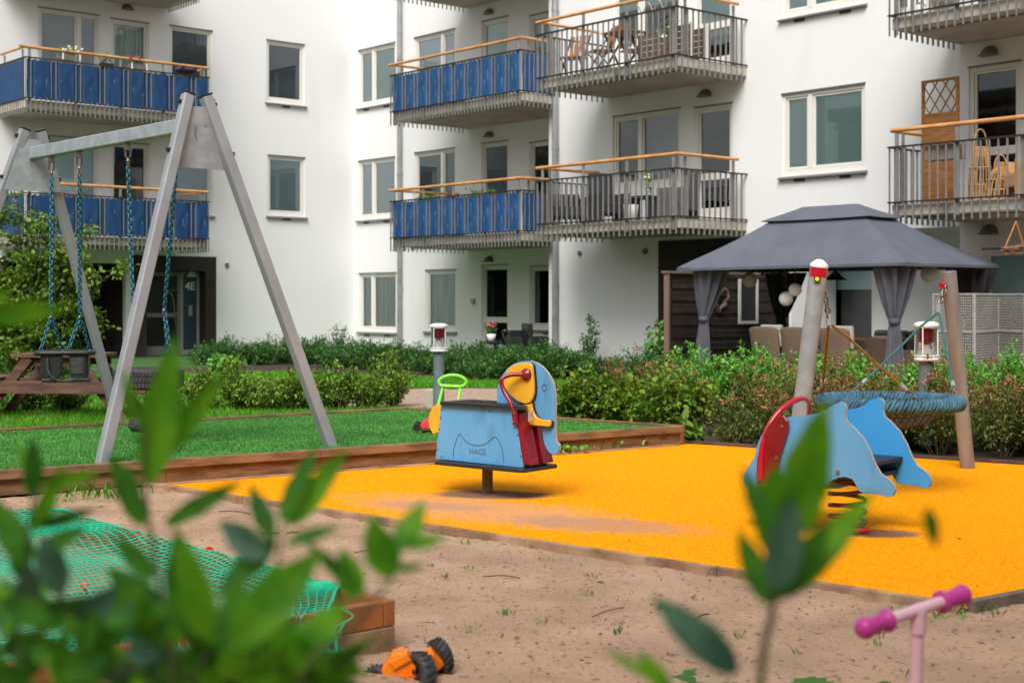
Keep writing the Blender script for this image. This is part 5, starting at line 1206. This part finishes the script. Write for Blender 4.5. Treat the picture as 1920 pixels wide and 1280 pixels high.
mb = MB(); mb.box(-.07, -L_-.02, 0, .03, -L_+.008, 1.76); mb.build('end_board', mat('end_brown', lin(124,100,86), .8), t)
PM = mw(Wp(pu, -.86, 0), ROT) @ Matrix.Rotation(R(90), 4, 'Z') @ Matrix.Translation((0, -.02, 0))     # x inwards, y -> -u
def ph(x, y): return hit(PM, x, y)
hx, hz = ph(1347, 560); s_ = .21
t = thing('heart_wreath', 'heart shaped twig wreath hanging on the dark louvred partition', 'wreath', (0,0,0)); mb = MB()
for q in range(5):
    pts = [PM @ Vector((hx+s_*(16*math.sin(a)**3)/16+rng.normal(0,.012), -.03+rng.normal(0,.012), hz+s_*(13*math.cos(a)-5*math.cos(2*a)-2*math.cos(3*a)-math.cos(4*a))/16+rng.normal(0,.012))) for a in np.linspace(0, 2*math.pi, 33)[:-1]]; mb.tube(pts, .02, 5, closed=True)
mb.build('twigs', mat('twig_grey', lin(116,96,88), .9, c2=lin(80,64,58), scale=20), t)
a, b, c_, d = ph(1382, 523), ph(1418, 523), ph(1382, 607), 0
t = thing('hanging_mirror', 'narrow white framed mirror on the dark louvred partition', 'mirror', (0,0,0)); mb = MB(); x0, x1, z0, z1 = a[0], b[0], c_[1], a[1]
for q in ((x0,x0+.05,z0,z1),(x1-.05,x1,z0,z1),(x0+.05,x1-.05,z0,z0+.05),(x0+.05,x1-.05,z1-.05,z1)): mb.box(q[0],-.05,q[2],q[1],-.02,q[3],PM)
mb.build('frame', mat('frame_grey_white', lin(186,184,178), .7), t); mb = MB(); mb.box(x0+.05,-.03,z0+.05,x1-.05,-.022,z1-.05,PM); mb.build('glass', mat('mirror_dark', (.02,.02,.02,1), .15), t)
# shaded interior wall boards right of the partition are part of the building: dark patio door between white walls
# woven folding screen
m_wov = mat('woven_grey', lin(176,172,166), .8, c2=lin(150,146,140), scale=30, bump=.3)
t = thing('woven_screen', 'light grey woven folding screen standing behind the hedge at the right edge', 'screen', at(1748, 700, 17.9)*Vector((1,1,0)) if False else (0,0,0))
J = [(1749,17.7),(1827,17.0),(1872,17.9),(1922,17.2),(2010,18.0)]; hts = 1.3+(YH-550)/F*17.6
for i in range(4):
    a = at(J[i][0], 0, J[i][1]); b = at(J[i+1][0], 0, J[i+1][1]); a.z = b.z = 0; d = (b-a); ln = d.length; T = mw(a, math.atan2(d.y, d.x))
    fr_ = MB()
    for x in (.012, ln-.012): fr_.box(x-.014, -.014, 0, x+.014, .014, hts, T)
    for z in (.02, .45, .93, hts-.014): fr_.box(.026, -.012, z-.014, ln-.026, .012, z+.014, T)
    pn = fr_.build('panel', m_wov, t, .004)
    wv = MB(); nv = max(5, int((ln-.05)/.04))
    for k in range(nv+1): x = .03+(ln-.06)*k/nv; wv.box(x-.0065, -.003, .03, x+.0065, .003, hts-.02, T)
    nz_ = int(hts/.034)
    for k in range(nz_): z = .03+(hts-.05)*k/nz_; wv.box(.028, -.006, z-.0075, ln-.028, .006 if k % 2 else .004, z+.0075, T)
    wv.build('weave', m_wov, pn)
# hanging macrame shelf at the right edge
xx, zz = bh('R', 1905, 440); p = at(1905, 415, 18.5)
t = thing('macrame_planter', 'triangular rope hanger with dry brown twigs at the right edge', 'hanger', p); mb = MB()
mb.tube([(0,0,.0),(-.15,0,-.36)], .010, 5); mb.tube([(0,0,.0),(.15,.1,-.36)], .010, 5); mb.build('rope', m_wood, t)
mb = MB()
for i in range(16): mb.tube([(rng.uniform(-.22,.0),rng.uniform(-.05,.05),-.38+rng.uniform(-.05,.05)),(rng.uniform(-.1,.22),rng.uniform(-.05,.05),-.36+rng.uniform(-.07,.07))], .011, 4)
mb.build('twigs', mat('twig_brown', lin(126,96,70), .9), t)

# ------------------------------------------------------------------ ground floor patio in the middle
def wpt(k, px_, out, z=0): M_ = BM @ FR[k] @ Matrix.Translation((0, -out, 0)); return M_ @ Vector((hit(M_, px_, 600)[0], 0, z)), M_
def onb(k, px_, py_, out): M_ = BM @ FR[k] @ Matrix.Translation((0, -out, 0)); x, z = hit(M_, px_, py_); return M_ @ Vector((x, 0, z))
p, _ = wpt('M', 930, 1.6); t = thing('side_table', 'small black side table outside the ground floor patio door', 'table', p, ROT)
mb = MB(); mb.box(-.3,-.22,.40,.3,.22,.44); mb.build('table_top', m_black, t)
for x in (-.27,.27):
    for y in (-.19,.19): mb = MB(); mb.box(x-.02,y-.02,0,x+.02,y+.02,.40); mb.build('leg', m_black, t)
def potted(name, lb, p, r, h, mpot, leafm, lh, n, size, flower=None, fn=20):
    t = thing(name, lb, 'plant', p); mb = MB(); mb.lathe([(.001,0),(r*.75,0),(r,h),(r*.9,h),(r*.85,h*.9),(.001,h*.88)], 18); mb.build('pot', mpot, t)
    q = rng.normal(0, 1, (n,3)); q /= np.linalg.norm(q, axis=1, keepdims=True); q *= rng.uniform(.3,1,(n,1))*np.array([r*1.3, r*1.3, lh*.5]); q[:,2] += h+lh*.45
    leafobj('leaves', cloud_leaves(q, q-np.array([0,0,h]), size, .5), leafm, t)
    if flower is not None:
        q = rng.normal(0, 1, (fn,3)); q /= np.linalg.norm(q, axis=1, keepdims=True); q *= np.array([r*1.2, r*1.2, lh*.45]); q[:,2] = np.abs(q[:,2])+h+lh*.5; mb = MB()
        for c in q: mb.ball(tuple(c), .022, 7)
        mb.build('flowers', flower, t)['kind'] = 'stuff'
    return t
m_pinkf = mat('flower_pink', lin(214,70,110), .7); m_whitef = mat('flower_white', lin(240,238,232), .7); m_mag = mat('flower_magenta', lin(170,40,110), .7)
potted('potted_flowers', 'white pot of pink flowers on the black side table', p+Vector((-.1,-.05,.44)), .10, .16, m_whitep, m_lf_green, .26, 60, .07, m_pinkf)
t = thing('glass_lantern', 'small glass lantern on the black side table', 'lantern', p+Vector((.2,-.1,.44))); mb = MB(); mb.lathe([(.001,0),(.07,0),(.05,.12),(.07,.2),(.05,.26),(.001,.27)],16); mb.build('glass', glassmat('lantern_glass',(.8,.85,.8,1),1.2), t); mb = MB(); mb.cyl((0,0,.01),(0,0,.1),.03,12); mb.build('candle', m_wood, t)
def armchair(lb, p, rz, w_=.6, hb=.75, m=None, grp=None, d=.6):
    t = thing('armchair', lb, 'chair', p, rz, grp); m = m or m_black
    mb = MB(); mb.box(-w_/2+.06,-d/2,.16,w_/2-.06,d/2-.1,.36); mb.build('seat', m, t, .02)
    mb = MB(); mb.box(-w_/2+.06,d/2-.1,.16,w_/2-.06,d/2,hb, Matrix.Rotation(R(-3),4,'X')); mb.build('backrest', m, t, .02)
    for s in (-1,1): mb = MB(); mb.box(s*(w_/2-.03)-.03,-d/2,.0,s*(w_/2-.03)+.03,d/2,.56); mb.build('armrest', m, t, .015)
    return t
p, _ = wpt('M', 985, 1.5); armchair('black armchair beside the flower table on the ground floor patio', p, ROT+R(80), .62, .70)
p, _ = wpt('M', 1012, 1.2); armchair('black high backed patio chair half hidden by the wall corner', p, ROT+R(160), .55, .85)

# ------------------------------------------------------------------ things on the balconies
m_wic = mat('wicker_charcoal', lin(62,62,66), .75, c2=lin(46,46,50), scale=60, bump=.5); f2, f3 = 2.79, 5.61
def bpt(k, px_, out, zf): p, _ = wpt(k, px_, out, zf); return p
armchair('low wide charcoal wicker armchair at the left end of the second floor plain balcony', bpt('R',1062,1.1,f2), ROT+R(60), .8, .66, m_wic, None, .7)
armchair('charcoal wicker armchair with high back near the middle of the second floor plain balcony', bpt('R',1140,1.2,f2), ROT+R(75), .62, .98, m_wic)
armchair('grey wicker armchair at the right corner of the second floor plain balcony', bpt('R',1272,1.1,f2), ROT+R(-70), .62, .9, mat('wicker_mid', lin(104,102,100), .8, c2=lin(80,78,76), scale=50, bump=.5))
t = thing('balcony_table', 'low dark table in the middle of the second floor plain balcony', 'table', bpt('R',1205,1.1,f2), ROT); mb = MB(); mb.box(-.35,-.25,.42,.35,.25,.46); mb.build('table_top', m_wic, t)
for x in (-.3,.3): mb = MB(); mb.box(x-.025,-.22,0,x+.025,.22,.42); mb.build('leg', m_wic, t)
potted('flower_vase', 'green and cream flower bunch standing on the balcony table', bpt('R',1216,1.1,f2)+Vector((0,0,.46)), .06, .16, glassmat('vase',(.8,.9,.85,1),1.2), m_lf_green, .34, 50, .07, mat('flower_cream', lin(226,214,180), .8), 14)
t = tag(MB().lathe([(.001,0),(.11,0),(.14,.28),(.13,.28),(.001,.26)], 20).build('white_pot', m_whitep), 'white plant pot on the floor of the second floor plain balcony', 'pot'); t.location = bpt('R',1183,1.55,f2)
# upper plain balcony : folding chairs, table, crates
def folding(lb, p, rz):
    t = thing('folding_chair', lb, 'chair', p, rz, 'folding chairs on the upper balcony')
    mb = MB()
    for i in range(5): mb.box(-.20,-.18+i*.085,.43,.20,-.18+i*.085+.07,.45)
    mb.build('seat', m_wood2, t)
    mb = MB()
    for i in range(5): x = -.19+i*.083; mb.beam((x+.03,.19,.50),(x+.03,.34,.92),.055,.012, up=(0,1,0))
    mb.build('backrest', m_wood2, t)
    for s in (-1,1): mb = MB(); mb.beam((s*.21,.36,.95),(s*.21,-.18,0),.02,.02); mb.build('leg', m_black, t); mb = MB(); mb.beam((s*.19,-.18,.43),(s*.19,.26,0),.02,.02); mb.build('leg', m_black, t)
    return t
m_wood2 = mat('acacia', lin(172,118,70), .6, c2=lin(136,88,50), scale=5)
fc = folding('folding wooden chair at the left end of the upper plain balcony', bpt('R',1075,1.2,f3), ROT+R(20)); bpy.context.view_layer.update()
for (x, o_, rz, lb) in ((1125,1.3,R(-20),'folding wooden chair beside the table on the upper plain balcony, second from the left'),(1190,.8,R(170),'folding wooden chair behind the table on the upper plain balcony')):
    c = copy_tree(fc); c.location = bpt('R', x, o_, f3); c.rotation_euler = (0,0,ROT+rz); c['label'] = lb
t = thing('balcony_table', 'wooden folding table on the upper plain balcony', 'table', bpt('R',1172,1.25,f3), ROT)
mb = MB()
for i in range(6): mb.box(-.35,-.3+i*.1,.70,.35,-.3+i*.1+.09,.72)
mb.build('table_top', m_wood2, t)
for s in (-1,1): mb = MB(); mb.beam((s*.3,-.25,0),(s*.3,.25,.70),.03,.03); mb.build('leg', m_black, t); mb = MB(); mb.beam((s*.3,.25,0),(s*.3,-.25,.70),.03,.03); mb.build('leg', m_black, t)
for x, o_, s_, lb in ((1232,1.2,.5,'grey brown wooden crate stacked left in the upper balcony corner'),(1290,1.35,.55,'grey brown wooden crate right in the upper balcony corner')):
    t = thing('wooden_crate', lb, 'crate', bpt('R',x,o_,f3), ROT, 'crates on the upper balcony'); mb = MB()
    for i in range(5): mb.box(-s_/2,-.25,.02+i*.11,s_/2,-.235,.12+i*.11); mb.box(-s_/2,.235,.02+i*.11,s_/2,.25,.12+i*.11)
    mb.build('boards', mat('crate_wood', lin(120,98,80), .85, c2=lin(92,74,60), scale=6), t)
    mb = MB()
    for q in (-1,1):
        for r_ in (-1,1): mb.box(q*(s_/2-.02)-.02,r_*.215-.02,0,q*(s_/2-.02)+.02,r_*.215+.02,.6)
    mb.build('corner_battens', mat('batten_white', lin(206,206,200), .7), t)
potted('balcony_plant', 'dark leafy plant in the corner of the upper plain balcony', bpt('R',1255,.8,f3), .16, .4, m_black, m_lf_dark, .6, 120, .1)
t = tag(MB().tube(spline([bpt('R',x,1.75,f3+1.04-.16*(i%2)) for i, x in enumerate(range(1195, 1275, 10))], 5), .014, 5).build('rope_garland', mat('garland_pale', lin(200,190,170), .8)), 'pale scalloped rope garland under the handrail of the upper plain balcony', 'garland')
# right balcony : trellis, planter, baskets
p0, M_ = wpt('R', 1763, 1.05, f2); t = thing('trellis', 'tall brown wooden trellis screen with diamond top on the right balcony', 'trellis', p0, ROT)
m_tr = mat('trellis_wood', lin(150,100,46), .7, c2=lin(122,78,36), scale=4, stretch=(1,1,4)); Hh = 1.92
mb = MB()
for s in (-1,1): mb.box(s*.30-.02,-.02,0,s*.30+.02,.02,Hh)
for z in (.05,1.38,Hh-.02): mb.box(-.28,-.018,z-.02,.28,.018,z+.02)
mb.build('frame', m_tr, t); mb = MB()
for i in range(9): mb.box(-.28,-.012,.08+i*.143,.28,-.002,.08+i*.143+.138)
mb.build('board_panel', m_tr, t); mb = MB()
for i in range(-4,5):
    for s in (-1,1):
        x0 = i*.185; a = [x0, 1.40]; b = [x0+s*.33, 1.90]
        def cl(a, b):
            (xa, za), (xb, zb_) = a, b; out = []
            for (x, z, x2, z2) in ((xa,za,xb,zb_),(xb,zb_,xa,za)):
                if abs(x) > .28:
                    if abs(x2) > .28 and x*x2 > 0: return None
                    k_ = (math.copysign(.28, x)-x)/(x2-x); x, z = math.copysign(.28, x), z+(z2-z)*k_
                out.append((x, z))
            return out
        r_ = cl(a, b)
        if r_ and (r_[0] != r_[1]): mb.beam((r_[0][0], s*.005, r_[0][1]), (r_[1][0], s*.005, r_[1][1]), .010, .026, up=(0,1,0))
mb.build('lattice', m_tr, t)
p = onb('R', 1772, 284, 1.75); t = thing('planter_box', 'grey wooden planter box hung inside the railing of the right balcony', 'planter', p, ROT); mb = MB(); mb.box(-.28,-.1,-.13,.28,.1,.1); mb.build('box', mat('planter_grey', lin(140,124,112), .8, c2=lin(112,98,88), scale=5), t, .006)
m_rat = mat('rattan', lin(206,164,110), .7, c2=lin(170,124,76), scale=14, stretch=(1,1,.2), bump=.5)
def basket(lb, p, r0, r1, h, hh):
    t = thing('rattan_lantern', lb, 'lantern', p, 0, 'rattan lanterns on the right balcony'); mb = MB()
    for k in range(22):
        a = 2*math.pi*k/22; mb.tube([(r0*math.cos(a), r0*math.sin(a), 0), ((r0*.95)*math.cos(a+.1), r0*.95*math.sin(a+.1), h*.5), (r1*math.cos(a+.15), r1*math.sin(a+.15), h)], .011, 4)
    for z, r in ((0,r0),(h*.3,r0*.98),(h*.62,(r0*.8+r1*.2)),(h,r1)): mb.tube([(r*math.cos(a), r*math.sin(a), z) for a in np.linspace(0, 2*math.pi, 25)[:-1]], .012, 5, closed=True)
    mb.build('weave', m_rat, t); mb = MB(); mb.tube([(r1*math.cos(a), 0, h+hh*math.sin(a)) for a in np.linspace(0, math.pi, 13)], .012, 5); mb.build('handle', m_rat, t); return t
basket('tall rattan lantern left of the balcony door on the right balcony', bpt('R',1838,1.1,f2), .17, .10, .80, .28)
basket('short wide rattan lantern right of the tall one on the right balcony', bpt('R',1876,1.2,f2), .22, .09, .46, .2)
t = armchair('rattan chair with grey cushion at the right edge of the right balcony', bpt('R',1920,1.1,f2), ROT+R(-30), .6, .85, m_rat)
for x, c_, lb in ((1697,m_pinkf,'pink orchid in a white pot at the left of the top right balcony'),(1724,m_mag,'second pink orchid in a white pot on the top right balcony, right of the first')):
    potted('orchid', lb, bpt('R',x,1.6,f3)+Vector((0,0,.0)), .07, .15, m_whitep, m_lf_green, .35, 10, .09, c_, 14)
armchair('white slatted chair on the top right balcony', bpt('R',1785,1.4,f3), ROT+R(10), .55, .8, m_whitep)
# flower boxes on the left wing, plants on the middle
def flowerbox(k, px_, py_, out, ln, lb, fl, n, lm=None):
    p = onb(k, px_, py_, out); rz = ROT+(R(90) if k == 'L' else 0); t = thing('flower_box', lb, 'flower box', p, rz)
    mb = MB(); mb.box(-ln/2,-.07,-.13,ln/2,.07,.0); mb.build('box', m_black if fl is None else m_sill, t, .01)
    q = np.c_[rng.uniform(-ln/2, ln/2, n), rng.normal(0,.07,n), np.abs(rng.normal(.05,.06,n))]; leafobj('leaves', cloud_leaves(q, np.tile([0,0,.3],(n,1)), .07, .4, .8, .5), lm or m_lf_green, t)
    if fl is not None:
        mb = MB()
        for _ in range(12): mb.ball((rng.uniform(-ln/2,ln/2), rng.normal(-.04,.05), rng.uniform(.06,.17)), .026, 7)
        mb.build('flowers', fl, t)['kind'] = 'stuff'
        for s in (-.8,.8): mb = MB(); mb.beam((s*ln/2,-.17,-.14),(s*ln/2,-.17,.0),.03,.012); mb.build('bracket', m_whitep, t)
    return t
flowerbox('L', 128, 103, 1.48, .48, 'flower box of white flowers at the left of the top left blue balcony', m_whitef, 90)
flowerbox('L', 200, 119, 1.48, .3, 'flower box of olive trailing plants in the middle of the top left blue balcony', None, 60, m_lf_spir)
flowerbox('L', 255, 121, 1.48, .45, 'flower box of magenta and white flowers on the top left blue balcony', m_mag, 90)
flowerbox('M', 800, 378, 1.95, .8, 'low green plants at the left behind the lower middle blue screen', None, 110)
flowerbox('M', 905, 366, 1.95, .95, 'low green plants at the right behind the lower middle blue screen', None, 130)
flowerbox('L', 145, 372, 1.3, .5, 'reddish foliage plant behind the lower left blue screen', None, 70, m_seed)
p = onb('L', 348, 132, 1.35); t = tag(MB().ball((0,0,0), .26, 18, sz=.35).build('purple_cushion', mat('cloth_purple', lin(70,62,92), .9, bump=.6, bscale=8, dist=.05)), 'dark purple cloth cushion at the right end of the top left blue balcony', 'cushion'); t.location = p
# ------------------------------------------------------------------ foreground twigs, a little over a metre from the camera
m_fl = mat('leaf_fresh_green', lin(124,190,38), .5, c2=lin(76,146,26), scale=26, trans=.48, spec=.25)
m_fl2 = mat('leaf_dark_green', lin(82,146,38), .5, c2=lin(48,106,32), scale=26, trans=.38, spec=.3)
m_fl3 = mat('leaf_grey_green', lin(92,136,104), .5, c2=lin(48,86,64), scale=16, trans=.2, spec=.4)
m_fst = mat('twig_foreground', lin(78,62,44), .7, c2=lin(84,96,50), scale=30)
def at2(p, d): return at(p[0], p[1], d)
def leaf3(mb, b, e, wd, roll, curl=.12, fold=.18):
    ax = (e-b); L_ = ax.length; ax.normalize(); v = Vector((0,-1,0)); s = ax.cross(v)
    if s.length < .05: s = Vector((1,0,0))
    s.normalize(); nrm = s.cross(ax).normalized(); q = Matrix.Rotation(roll, 3, ax); s = q @ s; nrm = q @ nrm; rows = []
    for i in range(11):
        t = i/10; w_ = wd*.5*(math.sin(math.pi*min(t*1.02, 1)**.85)**.8 if 0 < t < 1 else 0)*(1.04-.2*t)*(1+.05*math.sin(t*23+wd*900))
        c = b+ax*(L_*t)+nrm*(-curl*L_*math.sin(math.pi*t*.5)**2+curl*L_*t*t*.0)
        rows.append([tuple(c+s*(w_*u)+nrm*(fold*w_*abs(u)+.04*w_*math.sin(t*20)*abs(u))) for u in (-1,-.66,-.33,0,.33,.66,1)])
    mb.grid(rows)
class Bush:
    def __init__(s, label, loc): s.t = thing('foreground_shrub', label, 'shrub', loc, 0, None); s.o = Vector(loc); s.m = {0: MB(), 1: MB(), 2: MB()}; s.st = MB()
    def leaf(s, b, e, w_, d, k=0, roll=None, dd=.0):
        B = at2(b, d)-s.o; E = at2(e, d+dd)-s.o; roll = rng.uniform(-.6,.6) if roll is None else roll
        leaf3(s.m[k], B, E, w_*d/F, roll, rng.uniform(.04,.16)); return B
    def stem(s, pts, d, r): P = [at2(p[:2], d+(p[2] if len(p) > 2 else 0))-s.o for p in pts]; P = spline(P, 4); n = len(P); s.st.tube(P, [r*(1-.55*i/n) for i in range(n)], 7)
    def done(s):
        for k, nm, m in ((0,'fresh_leaves',m_fl),(1,'dark_leaves',m_fl2),(2,'grey_leaves',m_fl3)):
            if s.m[k].v: s.m[k].build(nm, m, s.t)
        s.st.build('stems', m_fst, s.t)
D1 = 1.35
b = Bush('blurred leafy shrub filling the lower left corner close to the camera', (-.25, 1.35, .45))
G = D1
b.stem([(330,1900),(318,1280),(296,1080),(275,940),(272,800)], D1, .0032)
b.stem([(470,1900),(500,1290),(515,1120),(530,985)], D1-.05, .0030)
b.stem([(60,1900),(30,1300),(40,1100),(62,930)], D1+.05, .0032)
b.stem([(500,1900),(560,1300),(660,1180),(740,1075)], D1-.12, .0034)
b.stem([(200,1900),(150,1250),(110,1110),(100,1020)], D1, .0028)
L = [ # base, tip, width, depth, kind
 ((270,990),(205,845),50,0,1),((276,915),(338,625),82,0,0),((266,800),(222,690),34,0,0),((296,862),(425,702),50,.03,0),((306,985),(455,900),42,0,1),((262,960),(236,870),36,.02,1),
 ((528,985),(582,828),56,-.05,1),((540,990),(648,838),56,-.05,0),((512,1015),(468,903),46,-.05,1),((518,1010),(400,1120),60,-.04,1),((535,1020),(640,980),34,-.05,1),
 ((500,1045),(408,975),66,-.06,2),((430,1215),(596,1026),104,-.22,0),((455,1235),(520,1050),84,-.2,0),((395,1210),(335,985),76,-.14,0),((410,1225),(452,1066),64,-.16,1),((360,1200),(320,1010),80,-.1,1),
 ((735,1085),(690,968),82,-.12,0),((748,1035),(792,932),62,-.12,0),((760,1025),(838,1003),30,-.12,0),((738,1062),(802,1068),30,-.12,0),((672,1122),(636,1028),66,-.12,0),((690,1115),(560,1010),44,-.12,1),
 ((560,1255),(728,1205),30,-.1,0),((600,1275),(705,1258),26,-.1,0),((600,1240),(500,1190),60,-.1,0),((540,1260),(640,1120),90,-.1,0),
 ((62,935),(62,820),44,.05,1),((70,905),(30,832),30,.05,0),((78,908),(185,892),34,.05,0),((55,1065),(-10,930),66,.05,1),((66,985),(180,962),34,.05,1),((60,1045),(160,985),40,.05,1),((62,1000),(120,870),40,.05,0),((48,1090),(15,1008),52,.05,1),
 ((115,1115),(74,1005),74,0,2),((100,1150),(30,1120),60,0,1),((-30,592),(112,586),52,.0,0),((-20,560),(20,552),30,.0,0),((130,1180),(260,1090),66,0,2),((170,1210),(280,1150),60,0,1),((300,1150),(200,1060),66,-.02,1),
 ((320,1260),(240,1170),80,0,2),((340,1280),(430,1180),70,-.05,0),((30,1180),(-20,1090),60,0,0),((290,1080),(210,1010),50,0,1),((480,1240),(560,1160),80,-.08,1),((250,1280),(150,1230),70,-.02,1),((420,1290),(330,1230),80,-.06,0),
]
for q in L: b.leaf(q[0], q[1], q[2]*.92, D1+q[3], q[4], dd=rng.uniform(-.02,.02))
for _ in range(115):
    x = 640*rng.uniform(0,1)**1.1-20; y = 1310-(210*(1-(x/900)))*rng.uniform(0,1)**1.35; a = rng.uniform(-.3, math.pi+.3); l_ = rng.uniform(70,130)
    if x > 540 and y < 1225: continue
    b.leaf((x, y), (x+l_*math.cos(a), y-l_*math.sin(a)*.8), rng.uniform(36,64), D1+rng.uniform(-.12,.15), int(rng.choice([0,0,1,1,1,2])), rng.uniform(-1,1), rng.uniform(-.04,.04))
for _ in range(9): x = rng.uniform(0, 600); b.stem([(x*.7+80,1900),(x+rng.normal(0,20),1330),(x+rng.normal(0,50),1190)], D1+rng.uniform(-.1,.1), .0028)
b.done()
D2 = 1.15
b = Bush('single blurred leafy twig in front of the dolphin rocker close to the camera', (.22, 1.15, .5))
b.stem([(1400,1900),(1425,1290),(1448,1150),(1455,1060),(1475,980)], D2, .0042)
for q in [((1462,1020),(1572,752),120,0,0),((1450,1010),(1392,872),50,.0,1),((1440,1135),(1392,985),60,0,1),((1462,1125),(1632,915),66,.02,0),((1455,1110),(1490,930),76,-.02,2),((1460,1050),(1450,870),90,.02,0),((1450,1125),(1560,980),70,0,1),((1470,1000),(1540,900),80,.03,0)]: b.leaf(q[0], q[1], q[2], D2+q[3], q[4], dd=rng.uniform(-.02,.02))
b.stem([(1475,980),(1560,930),(1690,925),(1735,965)], D2, .0006); b.leaf((1735,950),(1762,1030),34,D2,1)
b.done()
b = Bush('low blurred twig with a grey green leaf at the bottom, left of the pink scooter', (.15, 1.2, .45))
b.stem([(1300,1900),(1270,1330),(1380,1262)], D2+.04, .0012)
for q in [((1385,1262),(1228,1115),74,.04,2),((1262,1300),(1188,1222),44,.03,0),((1215,1270),(1138,1214),18,.04,0)]: b.leaf(q[0], q[1], q[2], D2+q[3], q[4])
b.stem([(1300,1900),(1255,1330),(1240,1285)], D2+.03, .0010)
b.done()

# ------------------------------------------------------------------ the blocks that close the courtyard behind the camera (seen mirrored in the panes)
ob = thing('courtyard_building', 'long brick and white apartment block across the courtyard, mirrored in the windows', 'building', OB, ROT)
mb = MB(); mb.box(-20, -62, -.5, 40, -50, 12); mb.box(36, -49.9, -.5, 46, -12, 12); mb.build('wall', mat('brick_far', lin(150,92,74), .9, c2=lin(120,76,64), scale=.6), ob)
mb = MB(); mb.box(-21, -63, 12.01, 41, -49.5, 12.6); mb.box(35.5, -49.4, 12.01, 47, -11, 12.6); mb.build('roof', m_plinth, ob)
for k in range(4):
    mb = MB(); mb.box(-19.5, -50.0, 2.6+k*2.9, 39, -48.9, 2.8+k*2.9); mb.box(34.9, -48.8, 2.6+k*2.9, 36.0, -12.5, 2.8+k*2.9); mb.build('balcony_slab', m_conc, ob)
for k in range(4):
    for i in range(18): mb = MB(); u_ = -18+i*3.1; mb.box(u_, -49.99, .9+k*2.9, u_+1.5, -49.93, 2.3+k*2.9); mb.build('window', m_int if i % 3 else m_blindw, ob)
    for i in range(11): mb = MB(); v_ = -47+i*3.1; mb.box(35.93, v_, .9+k*2.9, 35.99, v_+1.5, 2.3+k*2.9); mb.build('window', m_int if i % 3 else m_blindw, ob)
